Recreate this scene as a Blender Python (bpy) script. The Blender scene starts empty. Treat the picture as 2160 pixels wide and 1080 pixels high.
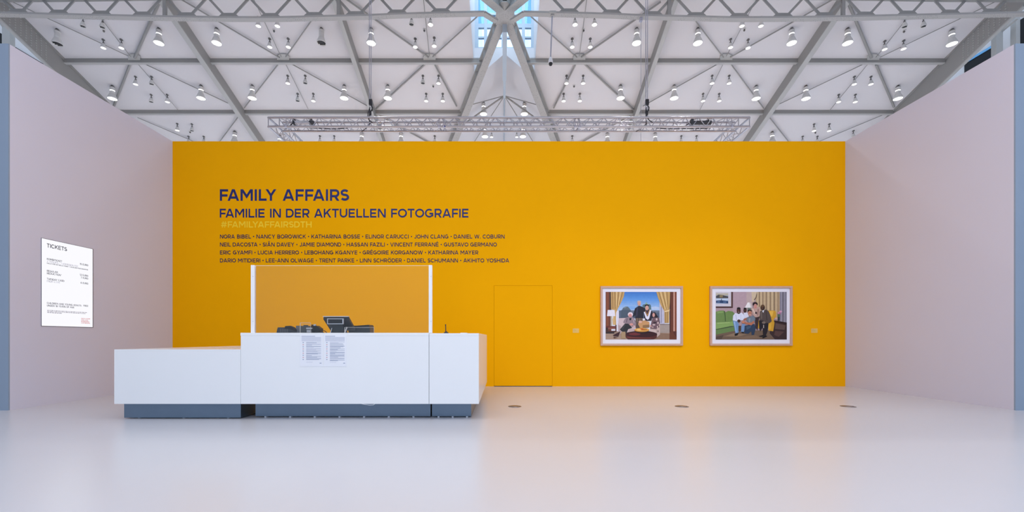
import bpy, bmesh, math, random
from mathutils import Vector, Matrix
random.seed(7)
S = bpy.context.scene
COL = S.collection
PI = math.pi

# ------------------------------------------------------------------ camera
H = 1.08            # eye height
F = 900.0           # focal length in pixels of the 2160 px wide frame
VX, VY = 1061.0, 713.0
cam_d = bpy.data.cameras.new('camera')
cam = bpy.data.objects.new('camera', cam_d); COL.objects.link(cam)
cam.location = (0, 0, H); cam.rotation_euler = (PI/2, 0, 0)
cam_d.sensor_fit = 'HORIZONTAL'; cam_d.sensor_width = 36.0
cam_d.lens = F/2160*36
cam_d.shift_x = (1080-VX)/2160; cam_d.shift_y = (VY-540)/2160
cam_d.clip_start = 0.05; cam_d.clip_end = 300
S.camera = cam
# ------------------------------------------------------------------ sky
W = bpy.data.worlds.new('World'); S.world = W; W.use_nodes = True
bg = W.node_tree.nodes['Background']
bg.inputs[0].default_value = (0.66, 0.80, 1.0, 1)
_nt = W.node_tree
_tc = _nt.nodes.new('ShaderNodeTexCoord'); _sp = _nt.nodes.new('ShaderNodeSeparateXYZ'); _mr = _nt.nodes.new('ShaderNodeMapRange')
_mr.inputs[1].default_value = 0.3; _mr.inputs[2].default_value = 0.55; _mr.inputs[3].default_value = 0.62; _mr.inputs[4].default_value = 1.7
_nt.links.new(_tc.outputs['Generated'], _sp.inputs[0]); _nt.links.new(_sp.outputs[2], _mr.inputs[0]); _nt.links.new(_mr.outputs[0], bg.inputs[1])
# ------------------------------------------------------------------ lights of the hall
def area(name, loc, target, sx, sy, power, col=(1, 1, 1)):
    d = bpy.data.lights.new(name, 'AREA'); d.shape = 'RECTANGLE'; d.size = sx; d.size_y = sy
    d.energy = power; d.color = col
    o = bpy.data.objects.new(name, d); COL.objects.link(o); o.location = loc
    o.rotation_euler = (Vector(target)-Vector(loc)).to_track_quat('-Z', 'Y').to_euler()
    return o
def spot(name, loc, target, power, ang=60, blend=0.8, rad=0.12, col=(1, 1, 1)):
    d = bpy.data.lights.new(name, 'SPOT'); d.energy = power; d.spot_size = math.radians(ang)
    d.spot_blend = blend; d.shadow_soft_size = rad; d.color = col
    o = bpy.data.objects.new(name, d); COL.objects.link(o); o.location = loc
    o.rotation_euler = (Vector(target)-Vector(loc)).to_track_quat('-Z', 'Y').to_euler()
    return o
area('overhead_lamp_fill', (0.5, 2.6, 7.0), (0.5, 3.6, 0), 14, 4.5, 430, (0.98, 0.97, 1.0))  # unseen fill panel added overhead, in place of lamps on the near slope
area('daylight_window', (4.6, -5.0, 3.0), (0.8, 5.6, 0.9), 5.0, 4.2, 210, (0.66, 0.82, 1.0))
XLC = 0.05
area('lantern_daylight', (XLC, 13.9, H+13.9), (XLC, 13.9, 0), 2.0, 5.0, 130, (0.62, 0.82, 1.0))
for x, p in ((-2.4, 130), (1.8, 250), (4.6, 300)):
    spot('wall_washer', (x, 3.4, 6.2), (x*1.0, 9.5, -0.4), p, 58, 1.0, 0.25, (1.0, 0.96, 0.88))
# ------------------------------------------------------------------ exposure
S.view_settings.view_transform = 'Standard'; S.view_settings.look = 'None'
S.view_settings.gamma = 1; S.view_settings.use_curve_mapping = False
S.view_settings.exposure = 0.16
S.cycles.max_bounces = 10; S.cycles.diffuse_bounces = 6; S.cycles.transparent_max_bounces = 16
S.cycles.sample_clamp_indirect = 6

# ------------------------------------------------------------------ materials
def lin(h):
    if isinstance(h, str):
        c = [int(h[i:i+2], 16)/255 for i in (0, 2, 4)]
        return tuple(x/12.92 if x <= .04045 else ((x+.055)/1.055)**2.4 for x in c)
    return h
MATS = {}
def mat(name, col, rough=0.5, metal=0.0, spec=0.5, noise=0.0, nscale=3.0, bump=0.0, bscale=60.0, coat=0.0):
    if name in MATS: return MATS[name]
    m = bpy.data.materials.new(name); m.use_nodes = True
    nt = m.node_tree; b = nt.nodes['Principled BSDF']
    c = (*lin(col), 1)
    b.inputs['Base Color'].default_value = c
    b.inputs['Roughness'].default_value = rough; b.inputs['Metallic'].default_value = metal
    b.inputs['Specular IOR Level'].default_value = spec
    b.inputs['Coat Weight'].default_value = coat; b.inputs['Coat Roughness'].default_value = 0.08
    tc = nt.nodes.new('ShaderNodeTexCoord')
    if noise > 0:
        n = nt.nodes.new('ShaderNodeTexNoise'); n.inputs['Scale'].default_value = nscale; n.inputs['Detail'].default_value = 5
        nt.links.new(tc.outputs['Object'], n.inputs['Vector'])
        mx = nt.nodes.new('ShaderNodeMix'); mx.data_type = 'RGBA'
        mx.inputs[6].default_value = tuple(max(0, v*(1-noise)) for v in c[:3])+(1,)
        mx.inputs[7].default_value = tuple(min(1, v*(1+noise)) for v in c[:3])+(1,)
        nt.links.new(n.outputs['Fac'], mx.inputs[0]); nt.links.new(mx.outputs[2], b.inputs['Base Color'])
    if bump > 0:
        n = nt.nodes.new('ShaderNodeTexNoise'); n.inputs['Scale'].default_value = bscale; n.inputs['Detail'].default_value = 3
        nt.links.new(tc.outputs['Object'], n.inputs['Vector'])
        bp = nt.nodes.new('ShaderNodeBump'); bp.inputs['Strength'].default_value = bump; bp.inputs['Distance'].default_value = 0.004
        nt.links.new(n.outputs['Fac'], bp.inputs['Height']); nt.links.new(bp.outputs[0], b.inputs['Normal'])
    MATS[name] = m
    return m
def emit(name, col, strength):
    if name in MATS: return MATS[name]
    m = bpy.data.materials.new(name); m.use_nodes = True
    b = m.node_tree.nodes['Principled BSDF']
    b.inputs['Base Color'].default_value = (*lin(col), 1)
    b.inputs['Emission Color'].default_value = (*lin(col), 1); b.inputs['Emission Strength'].default_value = strength
    MATS[name] = m; return m
def _dark(m): m.node_tree.nodes['Principled BSDF'].inputs['Base Color'].default_value = (0.05, 0.05, 0.06, 1); return m
def glass(name, tint, refl=0.08, rough=0.0, ior=1.45):
    if name in MATS: return MATS[name]
    m = bpy.data.materials.new(name); m.use_nodes = True; nt = m.node_tree
    for n in list(nt.nodes): nt.nodes.remove(n)
    out = nt.nodes.new('ShaderNodeOutputMaterial')
    tr = nt.nodes.new('ShaderNodeBsdfTransparent'); tr.inputs[0].default_value = (*lin(tint), 1)
    gl = nt.nodes.new('ShaderNodeBsdfGlossy'); gl.inputs['Roughness'].default_value = rough; gl.inputs[0].default_value = (1, 1, 1, 1)
    fr = nt.nodes.new('ShaderNodeFresnel'); fr.inputs[0].default_value = ior
    ma = nt.nodes.new('ShaderNodeMath'); ma.operation = 'MULTIPLY_ADD'; ma.inputs[1].default_value = 1.0; ma.inputs[2].default_value = refl
    nt.links.new(fr.outputs[0], ma.inputs[0])
    mx = nt.nodes.new('ShaderNodeMixShader'); nt.links.new(ma.outputs[0], mx.inputs[0])
    nt.links.new(tr.outputs[0], mx.inputs[1]); nt.links.new(gl.outputs[0], mx.inputs[2])
    nt.links.new(mx.outputs[0], out.inputs[0])
    MATS[name] = m; return m
def riveted(name, col):
    m = mat(name, col, 0.55, 0, 0.3)
    nt = m.node_tree; b = nt.nodes['Principled BSDF']
    tc = nt.nodes.new('ShaderNodeTexCoord')
    v = nt.nodes.new('ShaderNodeTexVoronoi'); v.inputs['Scale'].default_value = 17; v.inputs['Randomness'].default_value = 0.45
    nt.links.new(tc.outputs['Object'], v.inputs['Vector'])
    cr = nt.nodes.new('ShaderNodeValToRGB'); cr.color_ramp.interpolation = 'CONSTANT'
    c = lin(col)
    cr.color_ramp.elements[0].color = (*[x*0.42 for x in c], 1); cr.color_ramp.elements[0].position = 0
    cr.color_ramp.elements[1].color = (*c, 1); cr.color_ramp.elements[1].position = 0.17
    nt.links.new(v.outputs['Distance'], cr.inputs[0]); nt.links.new(cr.outputs[0], b.inputs['Base Color'])
    return m

M_YEL = mat('yellow_paint', (0.90, 0.405, 0.0), 0.75, 0, 0.06, 0.015, 1.5, 0.04, 120)
M_WALL = mat('lavender_white_paint', (0.645, 0.635, 0.745), 0.6, 0, 0.25, 0.015, 1.2, 0.04, 120)
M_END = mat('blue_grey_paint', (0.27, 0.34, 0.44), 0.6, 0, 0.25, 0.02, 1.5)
M_FLOOR = mat('white_resin_floor', (0.575, 0.575, 0.61), 0.26, 0, 0.55, 0.02, 0.7, 0.02, 6)
M_CEIL = mat('white_ceiling_board', (0.72, 0.70, 0.71), 0.8, 0, 0.2, 0.012, 0.8)
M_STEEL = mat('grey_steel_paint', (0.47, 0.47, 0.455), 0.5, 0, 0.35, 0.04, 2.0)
M_STEELD = mat('shaded_steel_paint', (0.325, 0.32, 0.305), 0.5, 0, 0.35, 0.04, 2.0)  # same steel paint darkened, the shade on the webs put into the colour
M_RIV = riveted('riveted_steel_paint', (0.43, 0.42, 0.405))
M_WHITE = mat('white_lacquer', (0.82, 0.83, 0.85), 0.22, 0, 0.5, 0.008, 0.9)
M_PLINTH = mat('brushed_steel_plinth', (0.17, 0.23, 0.31), 0.34, 0.85, 0.5, 0.06, 4.0)
M_BLACK = mat('black_plastic', (0.018, 0.018, 0.022), 0.45, 0, 0.5, 0.05, 10)
M_DGREY = mat('dark_grey_plastic', (0.055, 0.06, 0.07), 0.45, 0, 0.5, 0.05, 10)
M_MGREY = mat('mid_grey_plastic', (0.16, 0.17, 0.19), 0.45, 0, 0.5, 0.05, 10)
M_SILVER = mat('silver_plastic', (0.62, 0.63, 0.68), 0.3, 0.3, 0.5, 0.03, 6)
M_ALU = mat('aluminium_tube', (0.47, 0.47, 0.52), 0.3, 0.8, 0.5, 0.03, 4)
M_LAMP = mat('lamp_white_metal', (0.72, 0.71, 0.69), 0.4, 0, 0.4, 0.03, 8)
M_LAMPD = mat('lamp_mount_grey', (0.16, 0.155, 0.15), 0.5, 0, 0.3, 0.03, 8)
M_LENSOFF = mat('unlit_lens', (0.10, 0.10, 0.10), 0.2, 0.4, 0.5, 0.5, 30)
M_LIT = emit('lit_lens', (1, 0.97, 0.95), 5.0)
M_LITS = emit('lit_small_lens', (1, 0.97, 0.95), 1.5)
M_LITB = emit('bright_lit_lens', (1, 0.97, 0.95), 14.0)
M_RING = emit('light_ring', (1, 0.98, 0.96), 1.6)
M_NAVY = mat('navy_vinyl', (0.012, 0.02, 0.13), 0.4, 0, 0.3, 0.02, 9)
M_NAVY2 = mat('dark_blue_vinyl', (0.035, 0.02, 0.06), 0.4, 0, 0.3, 0.02, 9)
M_YVIN = mat('pale_yellow_vinyl', (0.95, 0.63, 0.02), 0.4, 0, 0.3, 0.02, 9)
M_SCREEN = emit('screen_white', (0.93, 0.94, 1.0), 0.88)
_dark(M_SCREEN)
M_BEZ = mat('screen_bezel', (0.06, 0.06, 0.09), 0.35, 0, 0.5, 0.02, 9)
M_INK = mat('screen_ink', (0.045, 0.045, 0.07), 0.6, 0, 0.1, 0.02, 9)
M_INKL = mat('screen_light_ink', (0.30, 0.30, 0.40), 0.6, 0, 0.1, 0.02, 9)
M_RED = mat('screen_red_ink', (0.85, 0.16, 0.14), 0.6, 0, 0.1, 0.02, 9)
M_PAPER = mat('white_paper', (0.80, 0.81, 0.86), 0.6, 0, 0.2, 0.01, 12)
M_PTXT = mat('grey_print', (0.36, 0.40, 0.52), 0.7, 0, 0.1, 0.05, 20)
M_PTXTL = mat('pale_print', (0.56, 0.58, 0.68), 0.7, 0, 0.1, 0.05, 20)
M_WOOD = mat('pale_wood_frame', (0.58, 0.36, 0.26), 0.45, 0, 0.35, 0.08, 14)
M_MAT = mat('white_mount_board', (0.80, 0.78, 0.86), 0.7, 0, 0.2, 0.006, 12)
M_LABEL = mat('cream_label', (0.80, 0.50, 0.13), 0.5, 0, 0.3, 0.02, 20)
M_DISC = mat('brown_steel_cover', (0.25, 0.21, 0.20), 0.4, 0.5, 0.5, 0.12, 22)
M_CABLE = mat('black_cable', (0.03, 0.03, 0.035), 0.5, 0, 0.4, 0.02, 20)
M_WCABLE = mat('white_cable', (0.75, 0.76, 0.8), 0.5, 0, 0.4, 0.02, 20)
M_WIRE = mat('steel_wire', (0.48, 0.48, 0.56), 0.35, 0.6, 0.5, 0.03, 20)
M_POST = mat('white_post', (0.84, 0.83, 0.86), 0.35, 0, 0.45, 0.008, 6)
M_GLASS = glass('clear_acrylic', (1.0, 1.0, 1.0), 0.0, 0.0, 1.34)
M_EDGE = mat('acrylic_edge', (0.80, 0.78, 0.74), 0.3, 0, 0.5, 0.01, 6)
M_PANE = glass('window_glass', (0.85, 0.93, 1.0), 0.0)
M_PANEB = glass('blue_window_glass', (0.46, 0.68, 0.86), 0.0)
M_WFRAME = mat('blue_grey_window_frame', (0.46, 0.53, 0.60), 0.5, 0, 0.3, 0.03, 4)
M_DARKWIN = mat('dark_window_glass', (0.004, 0.005, 0.008), 0.3, 0, 0.2, 0.05, 3)
M_BLUEBL = mat('blue_blind', (0.16, 0.42, 0.72), 0.6, 0, 0.2, 0.05, 3)
M_WHITE2 = mat('white_plaster', (0.62, 0.61, 0.62), 0.8, 0, 0.2, 0.02, 1)
M_TRAY = mat('dark_gap', (0.03, 0.015, 0.0), 0.9, 0, 0.1, 0.02, 3)

# ------------------------------------------------------------------ mesh helper
class MB:
    def __init__(s): s.v = []; s.f = []; s.m = []; s.sm = []
    def add(s, vs, fs, mi=0, sm=False):
        o = len(s.v); s.v += [tuple(v) for v in vs]
        for f in fs:
            s.f.append([i+o for i in f]); s.m.append(mi); s.sm.append(sm)
    def box(s, x0, x1, y0, y1, z0, z1, mi=0, b=0.0):
        if b > 0:
            bm = bmesh.new()
            bmesh.ops.create_cube(bm, size=1.0)
            for v in bm.verts:
                v.co = Vector(((x0+x1)/2+v.co.x*(x1-x0), (y0+y1)/2+v.co.y*(y1-y0), (z0+z1)/2+v.co.z*(z1-z0)))
            bmesh.ops.bevel(bm, geom=bm.edges[:], offset=b, segments=2, affect='EDGES', profile=0.5)
            bm.verts.index_update()
            s.add([v.co[:] for v in bm.verts], [[v.index for v in f.verts] for f in bm.faces], mi)
            bm.free(); return s
        v = [(x0,y0,z0),(x1,y0,z0),(x1,y1,z0),(x0,y1,z0),(x0,y0,z1),(x1,y0,z1),(x1,y1,z1),(x0,y1,z1)]
        s.add(v, [(0,3,2,1),(4,5,6,7),(0,1,5,4),(1,2,6,5),(2,3,7,6),(3,0,4,7)], mi); return s
    def tube(s, p, q, r, n=8, mi=0, r2=None):
        p, q = Vector(p), Vector(q); d = (q-p)
        if d.length < 1e-6: return s
        d.normalize(); a = d.orthogonal().normalized(); b = d.cross(a)
        r2 = r if r2 is None else r2
        vs = []
        for i in range(n):
            t = 2*PI*i/n; u = a*math.cos(t)+b*math.sin(t)
            vs.append(p+u*r); vs.append(q+u*r2)
        fs = [(2*i, (2*i+2) % (2*n), (2*i+3) % (2*n), 2*i+1) for i in range(n)]
        s.add(vs, fs, mi, True)
        s.add([vs[2*i] for i in range(n)], [list(range(n))[::-1]], mi)
        s.add([vs[2*i+1] for i in range(n)], [list(range(n))], mi)
        return s
    def path(s, pts, r, n=6, mi=0):
        for a, b in zip(pts, pts[1:]): s.tube(a, b, r, n, mi)
        return s
    def lathe(s, c, prof, n=20, mi=0, cap0=False, cap1=False):
        cx, cy, cz = c; vs = []
        for r, z in prof:
            for i in range(n):
                t = 2*PI*i/n; vs.append((cx+r*math.cos(t), cy+r*math.sin(t), cz+z))
        fs = []
        for k in range(len(prof)-1):
            for i in range(n):
                j = (i+1) % n; fs.append((k*n+i, k*n+j, (k+1)*n+j, (k+1)*n+i))
        s.add(vs, fs, mi, True)
        if cap0: s.add(vs[:n], [list(range(n))[::-1]], mi)
        if cap1: s.add(vs[-n:], [list(range(n))], mi)
        return s
    def prism(s, poly, off, mi=0):
        n = len(poly); off = Vector(off)
        vs = [Vector(p) for p in poly]+[Vector(p)+off for p in poly]
        fs = [list(range(n))[::-1], list(range(n, 2*n))]+[(i, (i+1) % n, n+(i+1) % n, n+i) for i in range(n)]
        s.add(vs, fs, mi); return s
    def flat(s, poly, z0, z1, mi=0):
        return s.prism([(x, y, z0) for x, y in poly], (0, 0, z1-z0), mi)
    def bar(s, p, q, w, h, mi=0, up=(0, 0, 1)):
        """box of width w (horizontal) and height h hanging from the line p-q upward"""
        p, q = Vector(p), Vector(q); d = (q-p).normalized(); up = Vector(up)
        side = d.cross(up).normalized()*(w/2)
        u = up*h
        vs = [p-side, p+side, p+side+u, p-side+u, q-side, q+side, q+side+u, q-side+u]
        s.add(vs, [(0,1,2,3),(7,6,5,4),(0,4,5,1),(1,5,6,2),(2,6,7,3),(3,7,4,0)], mi); return s
    def build(s, name, mats, parent=None):
        me = bpy.data.meshes.new(name); me.from_pydata(s.v, [], s.f)
        if not isinstance(mats, (list, tuple)): mats = [mats]
        for m in mats: me.materials.append(m)
        me.polygons.foreach_set('material_index', s.m); me.polygons.foreach_set('use_smooth', s.sm)
        bm = bmesh.new(); bm.from_mesh(me); bmesh.ops.recalc_face_normals(bm, faces=bm.faces[:]); bm.to_mesh(me); bm.free()
        me.update()
        o = bpy.data.objects.new(name, me); COL.objects.link(o)
        if parent:
            o.parent = parent; o.matrix_parent_inverse = Matrix.Translation(-parent.location)
        return o
def tag(o, label=None, cat=None, group=None, kind=None):
    if label: o['label'] = label
    if cat: o['category'] = cat
    if group: o['group'] = group
    if kind: o['kind'] = kind
    return o
def thing(name, label, cat, loc=(0, 0, 0), group=None, kind=None):
    o = bpy.data.objects.new(name, None); COL.objects.link(o); o.location = loc; o.empty_display_size = 0.1
    return tag(o, label, cat, group, kind)
def dup(root, loc, label, group=None):
    r = root.copy(); COL.objects.link(r); r.location = loc; r['label'] = label
    if group: r['group'] = group
    for ch in list(root.children):
        c = ch.copy(); COL.objects.link(c); c.parent = r
    return r
def at(px, py, Y): return Vector(((px-VX)/F*Y, Y, H+(VY-py)/F*Y))
def ordinal(i): return ['first', 'second', 'third', 'fourth', 'fifth', 'sixth', 'seventh', 'eighth', 'ninth', 'tenth', 'eleventh', 'twelfth', 'thirteenth', 'fourteenth'][i]

# ================================================================== SETTING
YB = F*H/102                # yellow wall
XL, XR, YN = -7.38, 7.645, 6.365
ZT = H+(713-298)/102*H
SB = F/YB
def wx(px): return (px-VX)/SB
def wz(py): return H+(VY-py)/SB
m = MB(); m.box(-21, 21, -7, 24, -0.2, 0); tag(m.build('floor', M_FLOOR), 'glossy white resin floor', kind='structure')
# yellow wall with the recess of a flush door
dx0, dx1, dzt = wx(1042), wx(1165), wz(602)
m = MB()
m.box(XL, dx0, YB, YB+0.3, 0, ZT); m.box(dx1, XR, YB, YB+0.3, 0, ZT); m.box(dx0, dx1, YB, YB+0.3, dzt, ZT)
wb = m.build('wall_back', M_YEL); tag(wb, 'yellow exhibition wall', kind='structure')
m = MB(); g = 0.004
m.box(dx0+g, dx1-g, YB+0.001, YB+0.045, 0.012, dzt-g, 0)
dr = m.build('door_1', [M_YEL]); tag(dr, 'flush yellow door in the yellow wall', kind='structure')
m = MB(); m.box(dx0, dx1, YB+0.10, YB+0.12, 0, dzt); m.build('door_backing', M_TRAY, dr)
for nm, x0, x1, side in (('wall_left', XL-0.55, XL, 0), ('wall_right', XR, XR+0.55, 1)):
    m = MB(); m.box(x0, x1, YN+0.02, YB+0.3, 0, ZT)
    tag(m.build(nm, M_WALL), 'pale lavender side wall', kind='structure')
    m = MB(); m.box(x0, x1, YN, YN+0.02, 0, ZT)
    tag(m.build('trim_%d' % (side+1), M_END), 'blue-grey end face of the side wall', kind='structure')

# ---------------------------------------------------------- roof geometry
XC, YR, YG = 0.06, 14.06, 13.5         # crossing
A0, SL = 16.45, 0.382         # main slope: height above the eye = A0 - SL*Y
A1 = 16.0                     # soffit plane of the beams
NR, NS = 11.08, 0.8557        # gable roof running away from us
def roof(px, py, drop=0.0):
    Y = (A0-drop)/((VY-py)/F+SL)
    return at(px, py, Y)
def nave(px, py, drop=0.0):
    Y = (NR-drop+NS*0)/((VY-py)/F+NS*abs(px-VX-XC*50)/F)
    return at(px, py, Y)
def zm(Y, a=A0): return H+a-SL*Y
LXL, LXR = -1.10, 1.20        # lantern opening
YE = 22.0
def vx(Y): return (Y-YR)/2.24
m = MB()
for s, xo, xe in ((-1, -16.45, LXL), (1, 16.55, LXR)):
    poly = [(xo, YG), (xe, YG), (xe, 16.5), (XC+s*vx(YE), YE), (xo, YE)]
    m.prism([(x, y, zm(y)) for x, y in poly], (0, 0, 0.12))
    near = [(xo, YG), (xe, YG), (xe, -3.0), (xo, -3.0)]
    m.prism([(x, y, zm(YG)-SL*(YG-y)) for x, y in near], (0, 0, 0.12))
m.prism([(x, y, zm(YG)-SL*(YG-y)) for x, y in ((LXL, 11.0), (LXR, 11.0), (LXR, -3.0), (LXL, -3.0))], (0, 0, 0.12))
# gable part behind
for s in (-1, 1):
    poly = [(XC, 16.65), (XC, 26), (XC+s*6.2, 26), (XC+s*vx(YE), YE), (XC+s*1.16, 16.65)]
    m.prism([(x, y, H+NR-NS*abs(x-XC)) for x, y in poly], (0, 0, 0.12))
tag(m.build('ceiling', M_CEIL), 'white boarded pitched ceiling', kind='structure')
# outer walls of the hall
for nm, s in (('wall_outer_left', -1), ('wall_outer_right', 1)):
    m = MB(); m.box(s*18.0, s*18.3, 10.0, 24, 0, H+12.5)
    tag(m.build(nm, M_WHITE2), 'white outer hall wall', kind='structure')
def yx(px, X): return F*X/(px-VX)
m = MB()
m.box(17.96, 17.995, yx(2096, 17.96), yx(2034, 17.96), H+10.1, H+10.74, 0)
m.box(17.93, 17.955, yx(2096, 17.96), yx(2030, 17.96), H+10.655, H+10.74, 1)
m.box(17.96, 17.995, yx(2175, 17.96), yx(2139, 17.96), H+10.1, H+11.05, 0)
w = m.build('window_1', [M_DARKWIN, M_BLUEBL]); tag(w, 'dark strip window with blue blind above the right wall', kind='structure')
m = MB(); m.box(-17.995, -17.96, yx(92, -17.96), yx(28, -17.96), H+10.2, H+10.72)
tag(m.build('window_2', M_DARKWIN), 'dark strip window above the left wall', kind='structure')
m = MB(); m.box(-17.995, -17.96, yx(13, -17.96), yx(0, -17.96), H+10.5, H+10.9)
tag(m.build('window_3', M_DARKWIN), 'small dark window at the far left', kind='structure')

# ---------------------------------------------------------- lantern window
YF = 16.65
zs, zb1, zb2, zt = H+11.30, H+12.22, H+12.62, H+14.2
ln = thing('window_4', 'blue-lit lantern window above the crossing', None, (XC, YF, zs), kind='structure')
m = MB()
for x0, x1 in ((LXL-0.03, -0.96), (-0.74, -0.62), (-0.06, 0.16), (0.74, 0.86), (1.10, LXR+0.1)):
    m.box(x0, x1, YF, YF+0.12, zs, zt)
for z0, z1 in ((zs, zs+0.06), (zb1-0.10, zb1+0.06), (zb2, zb2+0.08), (H+11.72, H+11.78)):
    m.box(LXL, LXR, YF+0.01, YF+0.11, z0, z1)
m.build('window_frame', M_WFRAME, ln)
m = MB(); m.box(LXL, LXR, YF+0.05, YF+0.06, zs, zb1); m.build('pane', M_PANE, ln)
m = MB(); m.box(LXL, LXR, YF+0.05, YF+0.06, zb1, zt); m.build('upper_pane', M_PANEB, ln)
m = MB()
for s in (-1, 1):
    xe = LXL if s < 0 else LXR
    m.prism([(XC, YF-0.03, H+NR+0.0), (XC, YF-0.03, zs), (xe, YF-0.03, zs), (xe, YF-0.03, H+NR-NS*abs(xe-XC))], (0, 0.025, 0))
for xw in (LXL-0.12, LXR):
    m.prism([(xw, 11.0, zm(YG)-SL*(YG-11.0)+.125), (xw, YG, zm(YG)+.125), (xw, 16.5, zm(16.5)+.125), (xw, YF+0.1, zm(16.5)+.125), (xw, YF+0.1, zt), (xw, 11.0, zt)], (0.12, 0, 0))
m.box(LXL, LXR, 10.9, 11.0, zm(YG)-SL*(YG-11.0), zt)
tag(m.build('wall_lantern', M_CEIL), 'white lantern walls', kind='structure')
m = MB()
for x in (-0.55, 0.05, 0.65): m.box(x-0.05, x+0.05, 12.2, YF, zt, zt+0.1)
for y in (12.6, 13.6, 14.6, 15.6): m.box(LXL-0.1, LXR+0.1, y-0.05, y+0.05, zt, zt+0.1)
m.box(LXL-0.1, LXR+0.1, 10.9, 16.8, zt+0.11, zt+0.12, 1)
tag(m.build('window_5', [M_WFRAME, M_PANE]), 'blue glazed roof of the lantern', kind='structure')

# ---------------------------------------------------------- beams
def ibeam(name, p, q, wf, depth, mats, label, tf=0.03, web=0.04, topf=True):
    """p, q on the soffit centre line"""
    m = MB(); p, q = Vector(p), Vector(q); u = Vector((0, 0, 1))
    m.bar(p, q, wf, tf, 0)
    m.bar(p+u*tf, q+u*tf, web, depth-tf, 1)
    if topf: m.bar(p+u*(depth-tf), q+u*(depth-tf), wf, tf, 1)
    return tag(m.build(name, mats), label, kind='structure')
for i, (x, w) in enumerate(((-10.965, 0.19), (-5.43, 0.15), (5.55, 0.15), (11.05, 0.19))):
    lab = ('outer grey sloping rafter beam on the left half', 'inner grey sloping rafter beam on the left half',
           'inner grey sloping rafter beam on the right half', 'outer grey sloping rafter beam on the right half')[i]
    s = 1 if x < 0 else -1
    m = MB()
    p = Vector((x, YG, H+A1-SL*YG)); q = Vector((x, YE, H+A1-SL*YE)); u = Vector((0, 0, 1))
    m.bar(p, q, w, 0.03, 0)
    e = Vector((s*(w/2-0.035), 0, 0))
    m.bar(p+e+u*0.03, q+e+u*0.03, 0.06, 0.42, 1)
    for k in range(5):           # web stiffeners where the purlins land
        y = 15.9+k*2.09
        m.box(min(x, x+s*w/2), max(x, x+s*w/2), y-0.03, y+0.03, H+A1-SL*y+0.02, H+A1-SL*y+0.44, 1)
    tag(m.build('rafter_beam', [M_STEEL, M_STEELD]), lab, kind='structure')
for s, x, lab in ((-1, -16.38, 'deep grey plate girder rising behind the left wall'), (1, 16.50, 'deep grey plate girder rising behind the right wall')):
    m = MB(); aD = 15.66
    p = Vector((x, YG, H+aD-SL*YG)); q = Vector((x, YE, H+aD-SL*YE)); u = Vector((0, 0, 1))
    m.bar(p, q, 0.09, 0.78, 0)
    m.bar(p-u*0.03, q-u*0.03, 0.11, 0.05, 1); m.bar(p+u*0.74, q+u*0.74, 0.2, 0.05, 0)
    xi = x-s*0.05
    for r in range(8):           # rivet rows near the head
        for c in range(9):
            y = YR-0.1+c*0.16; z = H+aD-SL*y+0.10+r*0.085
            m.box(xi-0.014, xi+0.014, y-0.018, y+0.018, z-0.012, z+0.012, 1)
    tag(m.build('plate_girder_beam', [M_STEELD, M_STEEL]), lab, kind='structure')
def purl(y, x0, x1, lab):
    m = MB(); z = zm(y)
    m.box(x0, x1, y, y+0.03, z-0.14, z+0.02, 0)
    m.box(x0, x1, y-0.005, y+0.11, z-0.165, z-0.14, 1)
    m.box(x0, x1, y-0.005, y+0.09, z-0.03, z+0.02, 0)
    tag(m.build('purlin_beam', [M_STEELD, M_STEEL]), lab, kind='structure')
for k, y in enumerate((15.86, 17.95, 20.04)):
    nm = ('upper', 'lower', 'lowest')[k]
    for s, sd in ((-1, 'left'), (1, 'right')):
        xs = [XC+s*vx(y)*0.98, s*5.46+XC*2*(s > 0), s*10.97, s*16.34+0.1*(s > 0)]
        for b, bay in enumerate(('inner', 'middle', 'outer')):
            a, c = xs[b], xs[b+1]
            purl(y, min(a, c), max(a, c), '%s purlin beam of the %s bay on the %s half' % (nm, bay, sd))
# crossing girders (an X seen from below)
def valley(s, t, lab):
    """s: side, t: +1 away from us, -1 towards us"""
    m = MB(); L = 7.4 if t > 0 else 4.5
    p = Vector((XC, YR, H+10.63)); q = p+Vector((s*L/2.24, t*L, -L*SL)); u = Vector((0, 0, 1))
    m.bar(p, q, 0.27, 0.035, 0)
    m.bar(p+u*0.035, q+u*0.035, 0.05, 0.40, 1); m.bar(p+u*0.40, q+u*0.40, 0.27, 0.035, 1)
    d = (q-p); side = Vector((d.y, -d.x, 0)).normalized()
    for k in range(9):
        c = p+d*((k+0.9)/9.5)
        for w in (-1, 1):
            m.bar(c+side*w*0.07+u*0.035-Vector((0, 0.02, 0)), c+side*w*0.07+u*0.035+Vector((0, 0.02, 0)), 0.10, 0.37, 1)
    tag(m.build('valley_girder_beam', [M_RIV, M_STEEL]), lab, kind='structure')
valley(-1, 1, 'riveted crossing girder running down to the far left')
valley(1, 1, 'riveted crossing girder running down to the far right')
valley(-1, -1, 'riveted crossing girder running overhead to the near left')
valley(1, -1, 'riveted crossing girder running overhead to the near right')
m = MB()
def hp(px, py, Zc=10.52): return at(px, py, F*Zc/(VY-py))
pl = [hp(*p) for p in ((1046, 22), (1050, 14), (1058, 4), (1070, 4), (1080, 14), (1085, 22), (1085, 56), (1076, 66), (1058, 66), (1046, 56))]
m.prism(pl, (0, 0, 0.03))
tag(m.build('crossing_plate_trim', M_RIV), 'riveted gusset plate where the crossing girders meet', kind='structure')
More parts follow.
